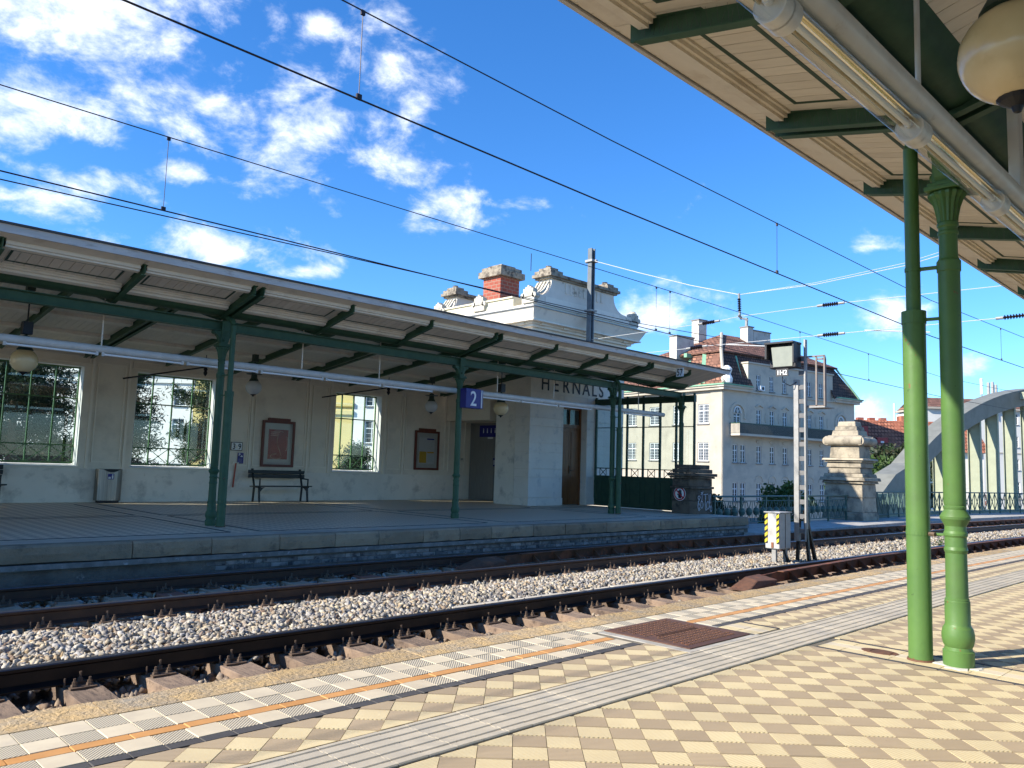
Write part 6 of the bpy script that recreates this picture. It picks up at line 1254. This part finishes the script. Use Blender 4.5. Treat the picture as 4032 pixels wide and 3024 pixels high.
backb('white_house', -25.4, -.05, m_whf, 'white house with framed windows seen through the second station window', [(a, a+1.1, z, z+1.5) for a in (2.2, 6.4, 10.5, 14.6, 18.7, 23.6-.0-.1) for z in (-1.0, 2.95, 5.6)], 8.4, band=(7.6,))
backb('yellow_house', 0, 14.5, m_yelw, 'yellow house seen through the narrow third station window', [(a, a+1.2, z, z+1.9) for a in (1.0, 4.2, 7.6, 11.4) for z in (-1.2, 2.6, 6.2)], 9.6, band=(5.2, 5.9))
backb('pale_house', 14.55, 21, m_whf, 'pale grey house right of the yellow one through the third window', [(a, a+1.25, z, z+1.9) for a in (1.0, 4.0) for z in (-1.0, 2.8, 6.0)], 9.2)
# ================================================================ vegetation
def leafmat(name, cols):
    m = attr_mat(name, cols, 0.6); t = m.node_tree; b = t.nodes['Principled BSDF']; tr2 = t.nodes.new('ShaderNodeBsdfTranslucent'); x = t.nodes.new('ShaderNodeMixShader'); x.inputs[0].default_value = .3
    t.links.new(b.inputs['Base Color'].links[0].from_socket, tr2.inputs[0]); t.links.new(b.outputs[0], x.inputs[1]); t.links.new(tr2.outputs[0], x.inputs[2]); t.links.new(x.outputs[0], t.nodes['Material Output'].inputs[0]); return m
m_leaf = leafmat('leaf_green', [(0.05, 0.10, 0.02), (0.09, 0.16, 0.03), (0.035, 0.075, 0.018), (0.12, 0.19, 0.04)]); m_leafd = leafmat('leaf_dark', [(0.025, 0.05, 0.018), (0.045, 0.075, 0.022), (0.06, 0.05, 0.025), (0.03, 0.06, 0.02)])
m_need = leafmat('pine_needles', [(0.018, 0.042, 0.02), (0.035, 0.065, 0.025), (0.05, 0.075, 0.03), (0.02, 0.05, 0.03)]); m_bark = M('bark', (0.07, 0.05, 0.035), (0.11, 0.08, 0.055), rough=0.95, scale=8, bump=0.5, bscale=20)
def leaves(name, pts, size, mat, parent, elong=1.6):
    n = len(pts); u = rng.normal(size=(n, 3)); u /= np.linalg.norm(u, axis=1)[:, None]; w = rng.normal(size=(n, 3)); v = np.cross(u, w); v /= np.linalg.norm(v, axis=1)[:, None]
    s_ = size*rng.uniform(.6, 1.3, (n, 1)); a = u*s_*elong; b = v*s_
    V = np.stack([pts-a*.5, pts+b*.45, pts+a*.6, pts-b*.45], 1).reshape(-1, 3)
    return link(name, npmesh(name, V, 4, np.arange(4*n), mat, np.repeat(rng.uniform(0, 1, n), 4)), parent, kind='stuff')
def clumps(center, rad, k, per, cr):
    c = rng.normal(size=(k, 3)); c /= np.linalg.norm(c, axis=1)[:, None]; c *= rng.uniform(.45, 1.0, (k, 1))**.6; c = np.array(center)+c*np.array(rad)
    d = rng.normal(size=(k, per, 3)); d /= np.linalg.norm(d, axis=2)[:, :, None]; d *= (rng.uniform(0, 1, (k, per, 1))**.4)*cr*rng.uniform(.6, 1.3, (k, 1, 1)); return (c[:, None]+d).reshape(-1, 3), c
def broadleaf(x, y, zg, zc, rad, label, mat, k=60, per=130, size=.16, name='broadleaf_tree'):
    t = thing(name, (x, y, zg), label, 'tree' if 'bush' not in name else 'bush'); p, c = clumps((x, y, zc), rad, k, per, min(rad)*.34)
    leaves('crown', p, size, mat, t)
    mb = MB(); mb.cyl((x, y, zg), (x, y, zc-rad[2]*.3), .06*max(rad)+.05, .04*max(rad), 8)
    for q in c[::4]: mb.cyl((x, y, zc-rad[2]*.45), tuple(q), .03*max(rad), .012*max(rad), 5)
    mb.build('trunk', m_bark, t)
broadleaf(50.2, 19.3, -5.5, .5, (2.5, 2.2, 2.0), 'light green tree beside the stone pylon', m_leaf, 70, 150, .17)
broadleaf(54.5, 19.6, -5.5, 1.1, (3.0, 2.6, 2.1), 'dark leaved tree behind the light green one near the bridge foot', m_leafd, 70, 150, .18)
broadleaf(28.6, 14.3, -5.5, -.15, (1.3, .9, .95), 'yellow green bush behind the railing next to the pylon', m_leaf, 40, 120, .09, 'green_bush')
broadleaf(23.6, 14.4, -5.5, -.6, (1.5, .8, .85), 'dark bush behind the railing right of the stone pier', m_leafd, 40, 120, .09, 'green_bush')
def pine(x, y, zg, z0, z1, r0, label, n=34):
    t = thing('pine_tree', (x, y, zg), label, 'tree', 'pines behind the station'); mb = MB().cyl((x, y, zg), (x, y, z1), .22, .04, 8); P_ = []
    for i in range(n):
        z = z0+(z1-z0)*i/n; L = r0*(1-.75*(z-z0)/(z1-z0))*random.uniform(.7, 1.15); a = random.uniform(0, 6.28)
        e = Vector((x+L*math.cos(a), y+L*math.sin(a), z+L*.12)); mb.cyl((x, y, z), e, .045, .012, 5)
        for j in range(9):
            f = .3+.7*j/8; c = Vector((x, y, z)).lerp(e, f)+Vector((random.gauss(0, .22), random.gauss(0, .22), random.gauss(0, .10)))
            d = rng.normal(size=(95, 3))*np.array([.20, .20, .14]); P_.append(np.array(c)+d)
    mb.build('trunk', m_bark, t); leaves('crown', np.concatenate(P_), .045, m_need, t, 4.0)
pine(6.6, 29.5, -5.5, -1.5, 7.6, 3.2, 'dark pine filling the left station window', 95)
pine(9.9, 30.5, -5.5, -1.5, 7.4, 1.7, 'smaller pine at the left side of the second station window', 60)
pine(14.0, 31.5, -5.5, -2, 7.0, 1.9, 'slender pine at the right side of the second station window', 44)
pine(20.6, 31.0, -5.5, -4, 1.9, 1.6, 'low pine whose tip shows at the bottom of the third station window', 22)
pine(3.6, 33, -5.5, -1.5, 7.6, 3.2, 'wide pine behind the left edge of the left window', 70)
for i, (x, y) in enumerate(((21.0, 7.3), (21.6, 7.0), (24.0, 7.5))):
    t = thing('ballast_weed', (x, y+off(x), -.52), ('small', 'tiny', 'taller')[i]+' green weed growing in the ballast '+('just behind the signal mast', 'a step right of the mast', 'farther along beyond the mast')[i], 'weed')
    st_ = MB()
    for k in range(7): st_.cyl((x, y+off(x), -.55), (x+random.gauss(0, .07), y+off(x)+random.gauss(0, .07), -.38+random.uniform(0, .15)), .006, .003, 4)
    st_.build('stems', m_leaf, t); leaves('leaves', np.array([x, y+off(x), -.42])+rng.normal(size=(90, 3))*np.array([.07, .07, .08]), .035, m_leaf, t)
